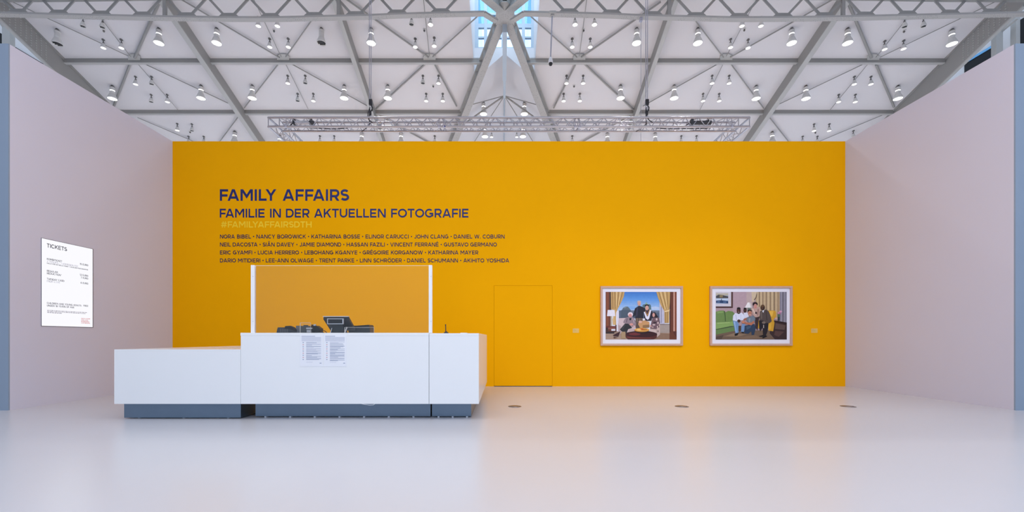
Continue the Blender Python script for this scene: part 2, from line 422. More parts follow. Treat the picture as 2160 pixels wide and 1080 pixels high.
# ridge strut with radiating rods
m = MB(); m.box(XC-0.075, XC+0.075, 14.3, 17.0, H+10.25, H+10.55); m.box(XC-0.05, XC+0.05, 17.0, 18.3, H+10.3, H+10.45)
m.box(XC-0.02, XC+0.02, 18.3, 26, H+NR-0.06, H+NR-0.02)
tag(m.build('ridge_beam', M_WFRAME), 'pale blue ridge beam in the middle of the crossing', kind='structure')

# ---------------------------------------------------------- bracing rods
def rod(a, b, r, lab, dr=0.08):
    m = MB(); m.tube(roof(*a, dr), roof(*b, dr), r*0.8, 8)
    tag(m.build('bracing_rod', M_STEELD), lab, 'rod', 'roof bracing rods')
bays = ((283, 'outer left bay'), (597, 'middle left bay'), (906, 'inner left bay'), (1222, 'inner right bay'), (1532, 'middle right bay'), (1842, 'outer right bay'))
RODS = [
 (0, (284,122), (338,0), .055, 'thick, rising to the outer rafter'), (0, (270,118), (22,2), .018, 'thin, rising to the plate girder'),
 (0, (276,120), (214,40), .014, 'thinnest, rising to the lattice girder'), (0, (275,134), (240,224), .05, 'thick, falling to the left wall'),
 (0, (290,134), (375,231), .014, 'thinnest, falling to the lower purlin'), (0, (303,134), (486,220), .022, 'thin, falling to the outer rafter'),
 (1, (590,122), (374,-6), .028, 'medium, rising to the outer rafter'), (1, (593,120), (534,-4), .014, 'thinnest, rising steeply'),
 (1, (603,120), (668,28), .024, 'medium, rising to the inner rafter'), (1, (588,134), (515,228), .026, 'medium, falling to the outer rafter'),
 (1, (602,134), (650,230), .014, 'thinnest, falling to the lower purlin'), (1, (613,134), (776,224), .024, 'medium, falling to the inner rafter'),
 (2, (904,121), (730,-2), .036, 'thick, rising to the inner rafter'), (2, (906,119), (893,-4), .016, 'thinnest, rising steeply'),
 (2, (913,120), (1012,30), .026, 'medium, rising to the crossing'), (2, (898,134), (793,230), .038, 'thick, falling to the inner rafter'),
 (2, (916,134), (963,224), .04, 'thick, falling to the crossing girder'),
 (3, (1217,121), (1112,28), .026, 'medium, rising to the crossing'), (3, (1222,119), (1238,-4), .016, 'thinnest, rising steeply'),
 (3, (1226,121), (1394,4), .036, 'thick, rising to the inner rafter'), (3, (1215,134), (1168,228), .04, 'thick, falling to the crossing girder'),
 (3, (1232,134), (1338,233), .042, 'thick, falling to the inner rafter'),
 (4, (1526,121), (1458,32), .024, 'medium, rising to the inner rafter'), (4, (1532,119), (1597,-4), .014, 'thinnest, rising steeply'),
 (4, (1540,121), (1762,-4), .028, 'medium, rising to the outer rafter'), (4, (1516,134), (1356,224), .024, 'medium, falling to the inner rafter'),
 (4, (1526,134), (1477,231), .014, 'thinnest, falling to the lower purlin'), (4, (1541,134), (1611,229), .026, 'medium, falling to the outer rafter'),
 (5, (1838,122), (1788,2), .055, 'thick, rising to the outer rafter'), (5, (1848,121), (1912,40), .014, 'thinnest, rising to the lattice girder'),
 (5, (1856,121), (2103,2), .018, 'thin, rising to the plate girder'), (5, (1848,136), (1886,226), .05, 'thick, falling to the right wall'),
 (5, (1820,136), (1643,220), .02, 'thin, falling to the outer rafter'), (5, (1830,136), (1750,233), .014, 'thinnest, falling to the lower purlin'),
]
for b, p, q, r, d in RODS:
    rod(p, q, r, 'grey bracing rod of the %s, %s' % (bays[b][1], d))
LOW = [((503,246), (455,310), .026, 'below the lower purlin, falling left from the outer left rafter'), ((290,248), (440,312), .02, 'below the lower purlin, just over the left wall'),
       ((800,244), (925,312), .04, 'behind the aluminium truss, falling right from the inner left rafter'), ((1330,244), (1205,312), .04, 'behind the aluminium truss, falling left from the inner right rafter'),
       ((1622,246), (1672,310), .026, 'below the lower purlin, falling right from the outer right rafter'), ((1868,240), (1700,310), .02, 'below the lower purlin, just over the right wall')]
for p, q, r, d in LOW: rod(p, q, r, 'grey bracing rod '+d)
NAV = [((1057,204), (990,222), .02), ((1057,206), (972,266), .035), ((1058,206), (1000,300), .02), ((1068,204), (1136,222), .02), ((1068,206), (1153,266), .035), ((1067,206), (1125,300), .02)]
e0 = Vector((XC, 18.25, H+10.36))
NL = ('flat rod to the left crossing girder', 'thick rod to the lower left', 'thin steep rod to the lower left', 'flat rod to the right crossing girder', 'thick rod to the lower right', 'thin steep rod to the lower right')
for (p, q, r), d in zip(NAV, NL):
    m = MB(); b = nave(q[0], q[1], 0.1); m.tube(e0, b, r, 8)
    tag(m.build('bracing_rod', M_STEELD), 'fanned '+d+' from the blue ridge beam', 'rod', 'roof bracing rods')
# gusset plates on the purlins
for i, (px, bay) in enumerate(bays):
    m = MB(); pts = [roof(x, y, 0.06) for x, y in ((px-13, 126), (px-13, 119), (px-7, 114.5), (px+7, 114.5), (px+13, 119), (px+13, 126), (px+13, 133), (px+8, 136.5), (px-8, 136.5), (px-13, 133))]
    m.prism(pts, (0, 0, 0.02))
    tag(m.build('gusset_plate', M_STEEL), 'grey gusset plate on the upper purlin in the %s' % bay, 'gusset plate', 'gusset plates')

# ---------------------------------------------------------- lattice girder across the top
YT = 13.3
lt = thing('lattice_girder', 'riveted grey lattice girder spanning the top under the roof', 'girder', (0, YT, H+10))
CH = [(-60, 27.5), (30, 29), (110, 31), (330, 36), (470, 38), (580, 38.5), (700, 35.5), (770, 34), (840, 31), (930, 28.5), (1022, 26.5)]
CHR = [(2126-x, y) for x, y in CH]
def chord(pts, w, h, mats, name, up=0):
    m = MB()
    for a, b in zip(pts, pts[1:]):
        p, q = at(a[0], a[1]+up, YT), at(b[0], b[1]+up, YT)
        m.bar(p-Vector((0, 0, h)), q-Vector((0, 0, h)), w, h)
    return m.build(name, mats, lt)
chord(CH, 0.17, 0.06, M_RIV, 'bottom_chord'); chord(CHR, 0.17, 0.06, M_RIV, 'bottom_chord')
chord([(-60, -4), (130, -5), (400, -9), (1000, -16)], 0.15, 0.08, M_STEELD, 'top_chord'); chord([(2186, -4), (1996, -5), (1726, -9), (1126, -16)], 0.15, 0.08, M_STEELD, 'top_chord')
def cy_(px):
    if px > 1063: px = 2126-px
    for a, b in zip(CH, CH[1:]):
        if a[0] <= px <= b[0]: return a[1]+(b[1]-a[1])*(px-a[0])/(b[0]-a[0])
    return 27
NODES = [37, 123, 213, 300, 393, 482, 570, 662, 750, 838, 930]
NODES += [1200, 1290, 1377, 1469, 1560, 1652, 1740, 1826, 1915, 2005, 2092]
for px in NODES:
    yb = cy_(px)-2
    m = MB()
    pts = [(px-21, yb), (px-21, yb-2), (px-13, yb-9), (px+13, yb-9), (px+21, yb-2), (px+21, yb)]
    m.prism([at(x, y, YT-0.01) for x, y in pts], (0, 0.02, 0))
    m.build('gusset', M_STEELD, lt)
    for s in (-1, 1):
        m = MB(); a, b = at(px+s*8, yb-3, YT+0.02), at(px+s*46, yb-44, YT+0.02)
        d = (b-a).normalized(); n = Vector((d.z, 0, -d.x))*0.036
        m.prism([a-n, a+n, b+n, b-n], (0, 0.03, 0))
        m.build('diagonal', M_STEELD, lt)
for px in (347, 714, 1412, 1779):
    m = MB(); a = at(px, cy_(px)-1, YT); m.box(a.x-0.05, a.x+0.05, YT-0.02, YT+0.05, a.z, a.z+0.6); m.build('post', M_STEELD, lt)
for s, pts in ((-1, ((1020, 26), (1047, 43))), (1, ((1106, 26), (1079, 43)))):
    m = MB(); a, b = at(*pts[0], YT), at(pts[1][0], pts[1][1], YT+0.35)
    m.bar(a-Vector((0, 0, .06)), b-Vector((0, 0, .06)), 0.17, 0.06); m.build('brace_to_crossing', M_RIV, lt)
# columns behind the right and left walls
for px0, px1, y0, X, lab in ((2096, 2110, 40, 17.2, 'grey steel column behind the right wall'), (2137, 2146, 30, 17.6, 'thin grey steel column behind the right wall')):
    Y = yx((px0+px1)/2, X); z = H+(VY-y0)/F*Y; hw = (px1-px0)/2/F*Y
    m = MB(); m.box(X-hw, X+hw, Y-0.08, Y+0.08, 0, z); m.box(X-hw*1.5, X+hw*1.5, Y-0.15, Y+0.15, 0, 0.05); m.box(X-hw*1.4, X+hw*1.4, Y-0.12, Y+0.12, z-0.04, z)
    tag(m.build('steel_column', M_STEEL), lab, kind='structure')
Y = yx(18, -17.2); m = MB(); hw = 0.14; z = H+(VY-30)/F*Y
m.box(-17.2-hw, -17.2+hw, Y-0.08, Y+0.08, 0, z); m.box(-17.2-hw*1.5, -17.2+hw*1.5, Y-0.15, Y+0.15, 0, 0.05)
tag(m.build('steel_column', M_STEEL), 'grey steel column behind the left wall', kind='structure')
for X, a, b, lab in ((17.3, (2100, 78), (2146, 40), 'grey strut behind the right wall'), (-17.3, (22, 80), (-5, 40), 'grey strut behind the left wall')):
    m = MB(); p = at(*a, yx(a[0], X)); q = at(*b, yx(b[0], X)); m.bar(p, q, 0.08, 0.12)
    tag(m.build('strut_beam', M_STEEL), lab, kind='structure')

# ================================================================== LAMPS
def big_proto(lit):
    r = thing('spotlight', 'x', 'spotlight', (0, 0, 0))
    m = MB(); m.lathe((0, 0, 0), [(0.045, 0.03), (0.045, -0.03), (0.07, -0.035), (0.07, -0.06)], 16, 0, True, True); m.build('mount', M_LAMPD, r)
    m = MB(); m.lathe((0, 0, 0), [(0.075, -0.06), (0.085, -0.062), (0.085, -0.125), (0.078, -0.13), (0.078, -0.145), (0.085, -0.15), (0.085, -0.185)], 20, 0, True, True)
    m.lathe((0, 0, 0), [(0.078, -0.22), (0.085, -0.225), (0.085, -0.30), (0.08, -0.305)], 20, 0, True, True)
    m.build('ballast_housing', M_LAMP, r)
    m = MB(); m.lathe((0, 0, 0), [(0.075, -0.18), (0.081, -0.185), (0.081, -0.222), (0.075, -0.227)], 20); m.build('light_ring', M_RING if lit else M_LAMP, r)
    m = MB(); m.lathe((0, 0, 0), [(0.075, -0.30), (0.092, -0.32), (0.112, -0.37), (0.138, -0.43), (0.152, -0.48), (0.155, -0.52), (0.147, -0.52), (0.140, -0.46), (0.10, -0.42)], 24); m.build('bell_shade', M_LAMP, r)
    m = MB()
    if lit: m.lathe((0, 0, 0), [(0.147, -0.512), (0.10, -0.518), (0.03, -0.52)], 24, 0, True, True); m.build('lens', M_LIT, r)
    else:
        m.lathe((0, 0, 0), [(0.140, -0.47), (0.06, -0.45), (0.02, -0.44)], 24, 0, False, True)
        for k in range(4):
            yy = -0.10+k*0.066; hh = math.sqrt(0.134**2-yy*yy); m.box(-hh, hh, yy, yy+0.005, -0.505, -0.48)
        m.build('lens', M_LENSOFF, r)
    return r
def small_proto(kind):
    r = thing('spotlight', 'x', 'spotlight', (0, 0, 0))
    m = MB(); m.lathe((0, 0, 0), [(0.05, 0.02), (0.05, -0.015)], 12, 0, True, True); m.tube((0, 0, 0), (0, 0, -0.13), 0.016, 8)
    m.box(-0.035, -0.025, -0.01, 0.01, -0.16, -0.10); m.box(0.025, 0.035, -0.01, 0.01, -0.16, -0.10); m.box(-0.035, 0.035, -0.01, 0.01, -0.11, -0.10)
    m.build('stem', M_LAMPD, r)
    m = MB(); m.lathe((0, 0, 0), [(0.03, -0.13), (0.045, -0.15), (0.065, -0.20), (0.082, -0.26), (0.085, -0.30), (0.078, -0.30), (0.05, -0.25)], 18, 0, True); m.build('bell_shade', M_LAMP, r)
    m = MB()
    if kind == 'off':
        m.lathe((0, 0, 0), [(0.077, -0.285), (0.04, -0.275), (0.01, -0.27)], 18, 0, False, True); m.box(-0.07, 0.07, -0.006, 0.006, -0.298, -0.285); m.build('lens', M_LENSOFF, r)
    else:
        m.lathe((0, 0, 0), [(0.077, -0.295), (0.05, -0.299), (0.01, -0.30)], 18, 0, True, True); m.build('lens', M_LITB if kind == 'bright' else M_LITS, r)
    return r
PB = {k: big_proto(k) for k in (True, False)}
PS = {k: small_proto(k) for k in ('on', 'off', 'bright')}
used = set()
def place(proto, loc, label, group):
    if id(proto) not in used:
        used.add(id(proto)); proto.location = loc; proto['label'] = label; proto['group'] = group
        for c in proto.children: c.matrix_parent_inverse = Matrix.Identity(4)
        return proto
    return dup(proto, loc, label, group)
def bay_of(px, py, Y=None):
    if px < 215: return 'at the left wall'
    p = roof(px, py); x = abs(p.x-XC)
    sd = 'left' if p.x < XC else 'right'
    b = 'outer' if x > 10.9 else ('middle' if x > 5.45 else 'inner')
    return '%s %s bay' % (b, sd)
ROWS = [('row above the upper purlin', [(121,62,0),(335,60,1),(457,60,1),(678,60,0),(783,60,1),(1343,60,1),(1472,60,1),(1670,60,1),(1788,60,1),(2008,62,1)]),
        ('row between the two purlins', [(237,181,1),(424,180,1),(532,180,1),(726,180,1),(818,180,1),(1309,180,1),(1422,180,1),(1595,181,1),(1700,181,1),(1894,181,1)]),
        ('row half behind the yellow wall', [(495,277,1),(590,285,1),(763,279,1),(846,279,1),(1281,280,1),(1382,280,1),(1629,278,1)])]
for row, lst in ROWS:
    n = len(lst)
    for i, (px, py, lit) in enumerate(lst):
        p = roof(px, py)
        side = 'left' if i < n/2 else 'right'; k = i if i < n/2 else n-1-i
        o = place(PB[bool(lit)], p, '%s large bell spotlight, %s from %s in the %s' % ('lit' if lit else 'unlit', ordinal(k), side, row), 'large bell spotlights on the ceiling')
        if lit:
            q = p-Vector((0, 0, 0.54)); spot('spotlight_beam', q, q-Vector((0, 0, 5)), 680, 110, 0.6, 0.12, (1.0, 0.96, 0.92))
for px, py, lab in ((1020,216,'above the truss, left of the ridge beam'), (1106,216,'above the truss, right of the ridge beam'), (1023,266,'below the truss, left of the ridge line'), (1103,266,'below the truss, right of the ridge line')):
    p = nave(px, py)
    place(PB[True], p, 'lit large bell spotlight in the blue gable, '+lab, 'large bell spotlights on the ceiling')
    q = p-Vector((0, 0, 0.54)); spot('spotlight_beam', q, q-Vector((0, 0, 5)), 680, 110, 0.6, 0.12, (1.0, 0.96, 0.92))
QUADS = [('top outer left', [(175,38,'off'),(216,40,'off'),(218,84,'on'),(256,84,'on')]),
 ('top middle left', [(545,37,'on'),(585,37,'on'),(569,82,'on'),(608,82,'on')]),
 ('top inner left', [(868,34,'off'),(908,34,'bright'),(876,82,'on'),(916,80,'on')]),
 ('top inner right', [(1213,34,'bright'),(1254,34,'bright'),(1207,82,'on'),(1245,82,'on')]),
 ('top middle right', [(1565,37,'on'),(1605,37,'on'),(1541,83,'on'),(1578,84,'on')]),
 ('top outer right', [(1908,39,'off'),(1948,38,'off'),(1866,87,'on'),(1906,86,'on')]),
 ('second outer left', [(286,162,'on'),(320,162,'off'),(319,200,'off'),(353,200,'on')]),
 ('second middle left', [(607,160,'on'),(644,160,'off'),(628,198,'off'),(661,198,'on')]),
 ('second inner left', [(892,160,'off'),(925,160,'on'),(899,198,'on'),(934,198,'on')]),
 ('second inner right', [(1195,160,'on'),(1230,160,'on'),(1189,198,'on'),(1223,198,'on')]),
 ('second middle right', [(1502,160,'on'),(1538,160,'on'),(1483,198,'on'),(1517,198,'on')]),
 ('second outer right', [(1802,162,'on'),(1837,162,'on'),(1769,200,'on'),(1804,200,'on')]),
 ('lowest outer left', [(374,261,'on'),(405,262,'off'),(398,288,'on'),(430,288,'on')]),
 ('lowest outer right', [(1717,262,'on'),(1749,262,'on'),(1693,288,'on'),(1724,288,'on')]),
]
POS4 = ('upper left', 'upper right', 'lower left', 'lower right')
for q, lst in QUADS:
    for (px, py, k), pos in zip(lst, POS4):
        st = {'on': 'lit', 'off': 'unlit', 'bright': 'dazzling'}[k]
        place(PS[k], roof(px, py), '%s small spotlight, %s of the four in the %s ceiling bay' % (st, pos, q), 'small spotlights on the ceiling')
for px, py, lab in ((675,287,'left of the pair under the left truss end'), (705,287,'right of the pair under the left truss end'), (917,287,'alone left of the gable'), (1207,287,'alone right of the gable'),
                    (1437,287,'left of the pair under the right truss end'), (1469,287,'right of the pair under the right truss end'), (1800,276,'alone against the right wall')):
    place(PS['on'], roof(px, py), 'small spotlight just above the yellow wall, '+lab, 'small spotlights on the ceiling')
for px, sd in ((1037, 'left'), (1090, 'right')):
    place(PS['on'], nave(px, 277), 'small lit spotlight low in the blue gable, %s of the ridge line' % sd, 'small spotlights on the ceiling')
for i, (px, py) in enumerate(((219,63),(578,63),(895,62),(1231,62),(1570,61),(1907,64),(914,180),(1211,180),(401,277),(1720,278))):
    p = roof(px, py)
    lab = ('top outer left', 'top middle left', 'top inner left', 'top inner right', 'top middle right', 'top outer right', 'second inner left', 'second inner right', 'lowest outer left', 'lowest outer right')[i]
    t = thing('ceiling_sensor', 'tiny grey ceiling sensor among the small spotlights of the %s bay' % lab, 'sensor', p, 'ceiling sensors')
    m = MB(); m.lathe(p, [(0.05, 0.01), (0.05, -0.015), (0.03, -0.02)], 12, 0, True, True); m.build('base_ring', M_LAMP, t)
    m = MB(); m.lathe(p, [(0.025, -0.02), (0.035, -0.05), (0.02, -0.08)], 12, 0, True, True); m.build('sensor_head', M_LAMPD, t)

# camera on a pole
p0 = at(1165, 30, YT); p1 = at(1161.5, 121, YT)
t = thing('security_camera', 'white dome camera hanging on a pole from the lattice girder', 'camera', p1)
m = MB(); m.tube(p0, p1, 0.022, 10); m.build('pole', M_WIRE, t)
m = MB(); m.box(p0.x-0.1, p0.x+0.1, YT-0.11, YT+0.11, p0.z-0.02, p0.z+0.03); m.box(p0.x-0.05, p0.x+0.05, YT-0.05, YT+0.05, p0.z-0.07, p0.z); m.build('clamp', M_STEEL, t)
m = MB(); m.lathe(p1, [(0.01, 0.01), (0.03, 0.0), (0.055, -0.05), (0.07, -0.11), (0.072, -0.17), (0.062, -0.18)], 18, 0, True, True); m.build('housing', M_POST, t)
m = MB(); m.lathe(p1, [(0.06, -0.18), (0.06, -0.21), (0.045, -0.245), (0.02, -0.262), (0.002, -0.265)], 18, 0, True, True); m.build('dome', M_BLACK, t)

# ================================================================== ALUMINIUM TRUSS
YA = 10.8
zt_, zb_ = H+(713-248)/F*YA, H+(713-267)/F*YA
xa, xb = (566-VX)/F*YA, (1581-VX)/F*YA
dt = 0.245
tr = thing('aluminium_truss', 'silver box truss frame hanging behind the yellow wall', 'truss', ((xa+xb)/2, YA, zb_))
R = 0.028
ends = [xa, (700-VX)/F*YA*0+xa+0.45, (931-VX)/F*YA, (1221-VX)/F*YA, xb-0.45, xb]
chn = {}
for nm, y, z in (('front_top', YA, zt_), ('front_bottom', YA, zb_), ('rear_top', YA+dt, zt_), ('rear_bottom', YA+dt, zb_)):
    x0, x1 = (xa, xb) if nm.startswith('front') else (xa+dt, xb-dt)
    m = MB(); m.tube((x0, y, z), (x1, y, z), R, 10); m.build('chord', M_ALU, tr)
def lacing(a, b, c, d, n, r=0.010):
    """zigzag between line a-b and line c-d"""
    m = MB(); a, b, c, d = map(Vector, (a, b, c, d))
    for k in range(n):
        t0, t1 = k/n, (k+1)/n; tm = (t0+t1)/2
        m.tube(a.lerp(b, t0), c.lerp(d, tm), r, 6); m.tube(c.lerp(d, tm), a.lerp(b, t1), r, 6)
    return m.build('lacing', M_ALU, tr)
n = 34
lacing((xa+.25, YA, zt_), (xb-.25, YA, zt_), (xa+.25, YA, zb_), (xb-.25, YA, zb_), n)
lacing((xa+.25, YA+dt, zb_), (xb-.25, YA+dt, zb_), (xa+.25, YA+dt, zt_), (xb-.25, YA+dt, zt_), n)
lacing((xa+.25, YA, zb_), (xb-.25, YA, zb_), (xa+.25, YA+dt, zb_), (xb-.25, YA+dt, zb_), n)
lacing((xa+.25, YA, zt_), (xb-.25, YA, zt_), (xa+.25, YA+dt, zt_), (xb-.25, YA+dt, zt_), n)
for s, x in ((1, xa), (-1, xb)):
    for dx in (0, dt):
        for z in (zt_, zb_):
            m = MB(); m.tube((x+s*dx, YA if dx == 0 else YA+dt, z), (x+s*dx, YA+5, z), R, 10); m.build('chord', M_ALU, tr)
    for (xx, za, zc) in ((x, zt_, zb_), (x+s*dt, zb_, zt_)):
        lacing((xx, YA+.3, za), (xx, YA+5, za), (xx, YA+.3, zc), (xx, YA+5, zc), 13)
    lacing((x, YA+.3, zb_), (x, YA+5, zb_), (x+s*dt, YA+.3, zb_), (x+s*dt, YA+5, zb_), 13)
    m = MB()
    m.tube((x, YA, zt_), (x, YA, zb_), 0.012, 6); m.tube((x, YA, zt_), (x+s*.28, YA, zb_), 0.012, 6); m.tube((x+s*.28, YA, zt_), (x+s*.28, YA, zb_), 0.012, 6)
    m.build('corner_brace', M_ALU, tr)
for x in ((926-VX)/F*YA, (936-VX)/F*YA, (1213-VX)/F*YA, (1222-VX)/F*YA, xa+0.45, xb-0.45):
    m = MB()
    for y in (YA, YA+dt): m.tube((x, y, zt_), (x, y, zb_), 0.010, 6)
    m.tube((x, YA, zt_), (x, YA+dt, zt_), 0.010, 6); m.tube((x, YA, zb_), (x, YA+dt, zb_), 0.010, 6)
    m.build('end_frame', M_ALU, tr)
    m = MB(); m.lathe((x, YA-0.02, zb_), [(0.03, -0.03), (0.034, 0), (0.03, 0.03)], 10, 0, True, True); m.build('coupler', M_WIRE, tr)
for px in (938, 1223):
    m = MB(); c = at(px, 266.5, YA-0.03); m.lathe(c, [(0.004, -.02), (0.02, -.008), (0.02, .008), (0.004, .02)], 10, 0, True, True); m.build('blue_pin', mat('blue_pin', (0.02, 0.03, 0.25), .4), tr)
# hanging wires with hooks
for px, sd in ((781, 'left'), (1364, 'right')):
    x = (px-VX)/F*(YA+0.12); zt2 = 12.03-SL*(YR-(YA+.12))+0.05
    t = thing('suspension_wire', 'steel suspension wires and hook holding the %s part of the truss' % sd, 'suspension wire', (x, YA+.12, zt_), 'suspension wires')
    for d in (-0.022, 0.022):
        m = MB(); m.tube((x+d, YA+.12, zt_+0.1), (x+d, YA+.12, zt2), 0.010, 6); m.build('wire', M_WIRE, t)
    m = MB(); z = zt_+0.02
    m.box(x-0.03, x+0.05, YA+.09, YA+.15, z+0.36, z+0.5); m.path([(x+.02, YA+.12, z+.36), (x+.06, YA+.12, z+.30), (x+.05, YA+.12, z+.22), (x, YA+.12, z+.2), (x-.02, YA+.12, z+.27)], 0.014)
    m.box(x-0.02, x+0.03, YA+.1, YA+.14, z+.10, z+.2)
    m.build('hook', M_CABLE, t)
    m = MB()
    m.path([(x-.01, YA+.12, z+.3), (x-.04, YA+.08, z+.15), (x-.03, YA+.02, z), (x+.02, YA-.02, z-.1), (x+.1, YA-.03, z-.16)], 0.012)
    m.path([(x+.04, YA+.12, z+.25), (x-.02, YA+.1, z+.1), (x-.02, YA+.1, z-.2)], 0.010)
    m.path([(x-.25, YA+.2, z-.28), (x-.1, YA+.16, z-.2), (x, YA+.12, z-.1)], 0.010)
    m.build('sling', M_CABLE, t)
m = MB(); x = (1352-VX)/F*13.3; m.tube((x, YT, H+(713-44)/F*YT), (x, YT, 6.0), 0.008, 6); m.lathe((x, YT, 6.0), [(0.02, 0.05), (0.02, -0.03)], 8, 0, True, True)
m.box(x-0.04, x+0.04, YT-0.04, YT+0.04, H+(713-44)/F*YT-0.02, H+(713-36)/F*YT)
tag(m.build('hanging_wire', M_WIRE), 'thin plumb wire hanging from the lattice girder beside the right suspension wires', 'wire')
# spotlights clamped inside the truss
for px, sd, sg in ((640, 'left', 1), (1478, 'right', -1)):
    c = at(px, 258, YA+0.13)
    t = thing('stage_light', 'dark stage light lying inside the %s end of the truss' % sd, 'stage light', c, 'stage lights in the truss')
    m = MB(); m.tube(c+Vector((-.22, 0, -.01)), c+Vector((.16, 0, -.01)), 0.05, 12); m.build('body', M_SILVER if sg > 0 else M_DGREY, t)
    m = MB(); m.tube(c+Vector((.16, 0, -.01)), c+Vector((.26, 0, -.01)), 0.055, 12); m.build('hood', M_DGREY, t); m = MB(); m.box(c.x-.26, c.x-.2, c.y-.05, c.y+.05, c.z-.06, c.z+.07); m.build('rear_cap', M_DGREY, t)
    m = MB(); m.box(c.x+.18, c.x+.21, c.y-.02, c.y+.02, c.z-.05, c.z+.13); m.tube(c+Vector((.195, 0, .1)), c+Vector((.195, 0.11, zt_-c.z)), 0.02, 8); m.build('clamp', M_CABLE, t)
    m = MB(); m.path([c+Vector((-.24, 0, 0)), c+Vector((-.4, .05, -.08)), c+Vector((.3, .1, -.10)), c+Vector((.7*sg, .11, -.115)), c+Vector((1.1*sg, .115, -.09))], 0.012); m.build('power_cable', M_CABLE, t)

# ================================================================== LETTERING
def ribbon(pts, w, closed=False):
    n = len(pts); L = []; Rr = []
    for i in range(n):
        if closed: a, b, c = pts[i-1], pts[i], pts[(i+1) % n]
        else: a, b, c = pts[max(i-1, 0)], pts[i], pts[min(i+1, n-1)]
        d1 = Vector((b[0]-a[0], b[1]-a[1])); d2 = Vector((c[0]-b[0], c[1]-b[1]))
        if d1.length < 1e-9: d1 = d2
        if d2.length < 1e-9: d2 = d1
        d1.normalize(); d2.normalize()
        n1 = Vector((-d1.y, d1.x)); n2 = Vector((-d2.y, d2.x)); nn = (n1+n2)
        nn = nn/max(nn.length, 1e-6); k = 1/max(nn.dot(n1), 0.35)
        o = nn*(w/2*k)
        L.append((b[0]+o.x, b[1]+o.y)); Rr.append((b[0]-o.x, b[1]-o.y))
    q = []
    for i in range(n if closed else n-1):
        j = (i+1) % n; q.append([L[i], Rr[i], Rr[j], L[j]])
    return q
def clip(poly, y0, y1):
    def cut(P, f):
        out = []
        for i in range(len(P)):
            a, b = P[i-1], P[i]; fa, fb = f(a), f(b)
            if (fa >= 0) != (fb >= 0):
                t = fa/(fa-fb); out.append((a[0]+(b[0]-a[0])*t, a[1]+(b[1]-a[1])*t))
            if fb >= 0: out.append(b)
        return out
    P = cut(poly, lambda p: p[1]-y0)
    return cut(P, lambda p: y1-p[1]) if P else []
def arc(cx, cy, rx, ry, a0, a1, n=14):
    return [(cx+rx*math.cos(math.radians(a0+(a1-a0)*i/n)), cy+ry*math.sin(math.radians(a0+(a1-a0)*i/n))) for i in range(n+1)]
WID = dict(A=1.06, B=.86, C=.98, D=.96, E=.77, F=.75, G=1.02, H=.95, I=0, J=.68, K=.92, L=.72, M=1.12, N=.97, O=1.1, P=.82, Q=1.1, R=.86, S=.80, T=.83, U=.92, V=1.04, W=1.50, X=.96, Y=1.0, Z=.84)
for d_, w_ in zip('0123456789', (.9, .42, .8, .8, .86, .8, .84, .78, .82, .84)): WID[d_] = w_
WID.update({' ': .32, '.': 0, '•': .3, '#': .95, '*': .4, '/': .6, '-': .42, '–': .6, '|': 0})
ACC = {'Â': ('A', '^'), 'É': ('E', '´'), 'Ö': ('O', '¨'), 'Ü': ('U', '¨'), 'Ä': ('A', '¨')}
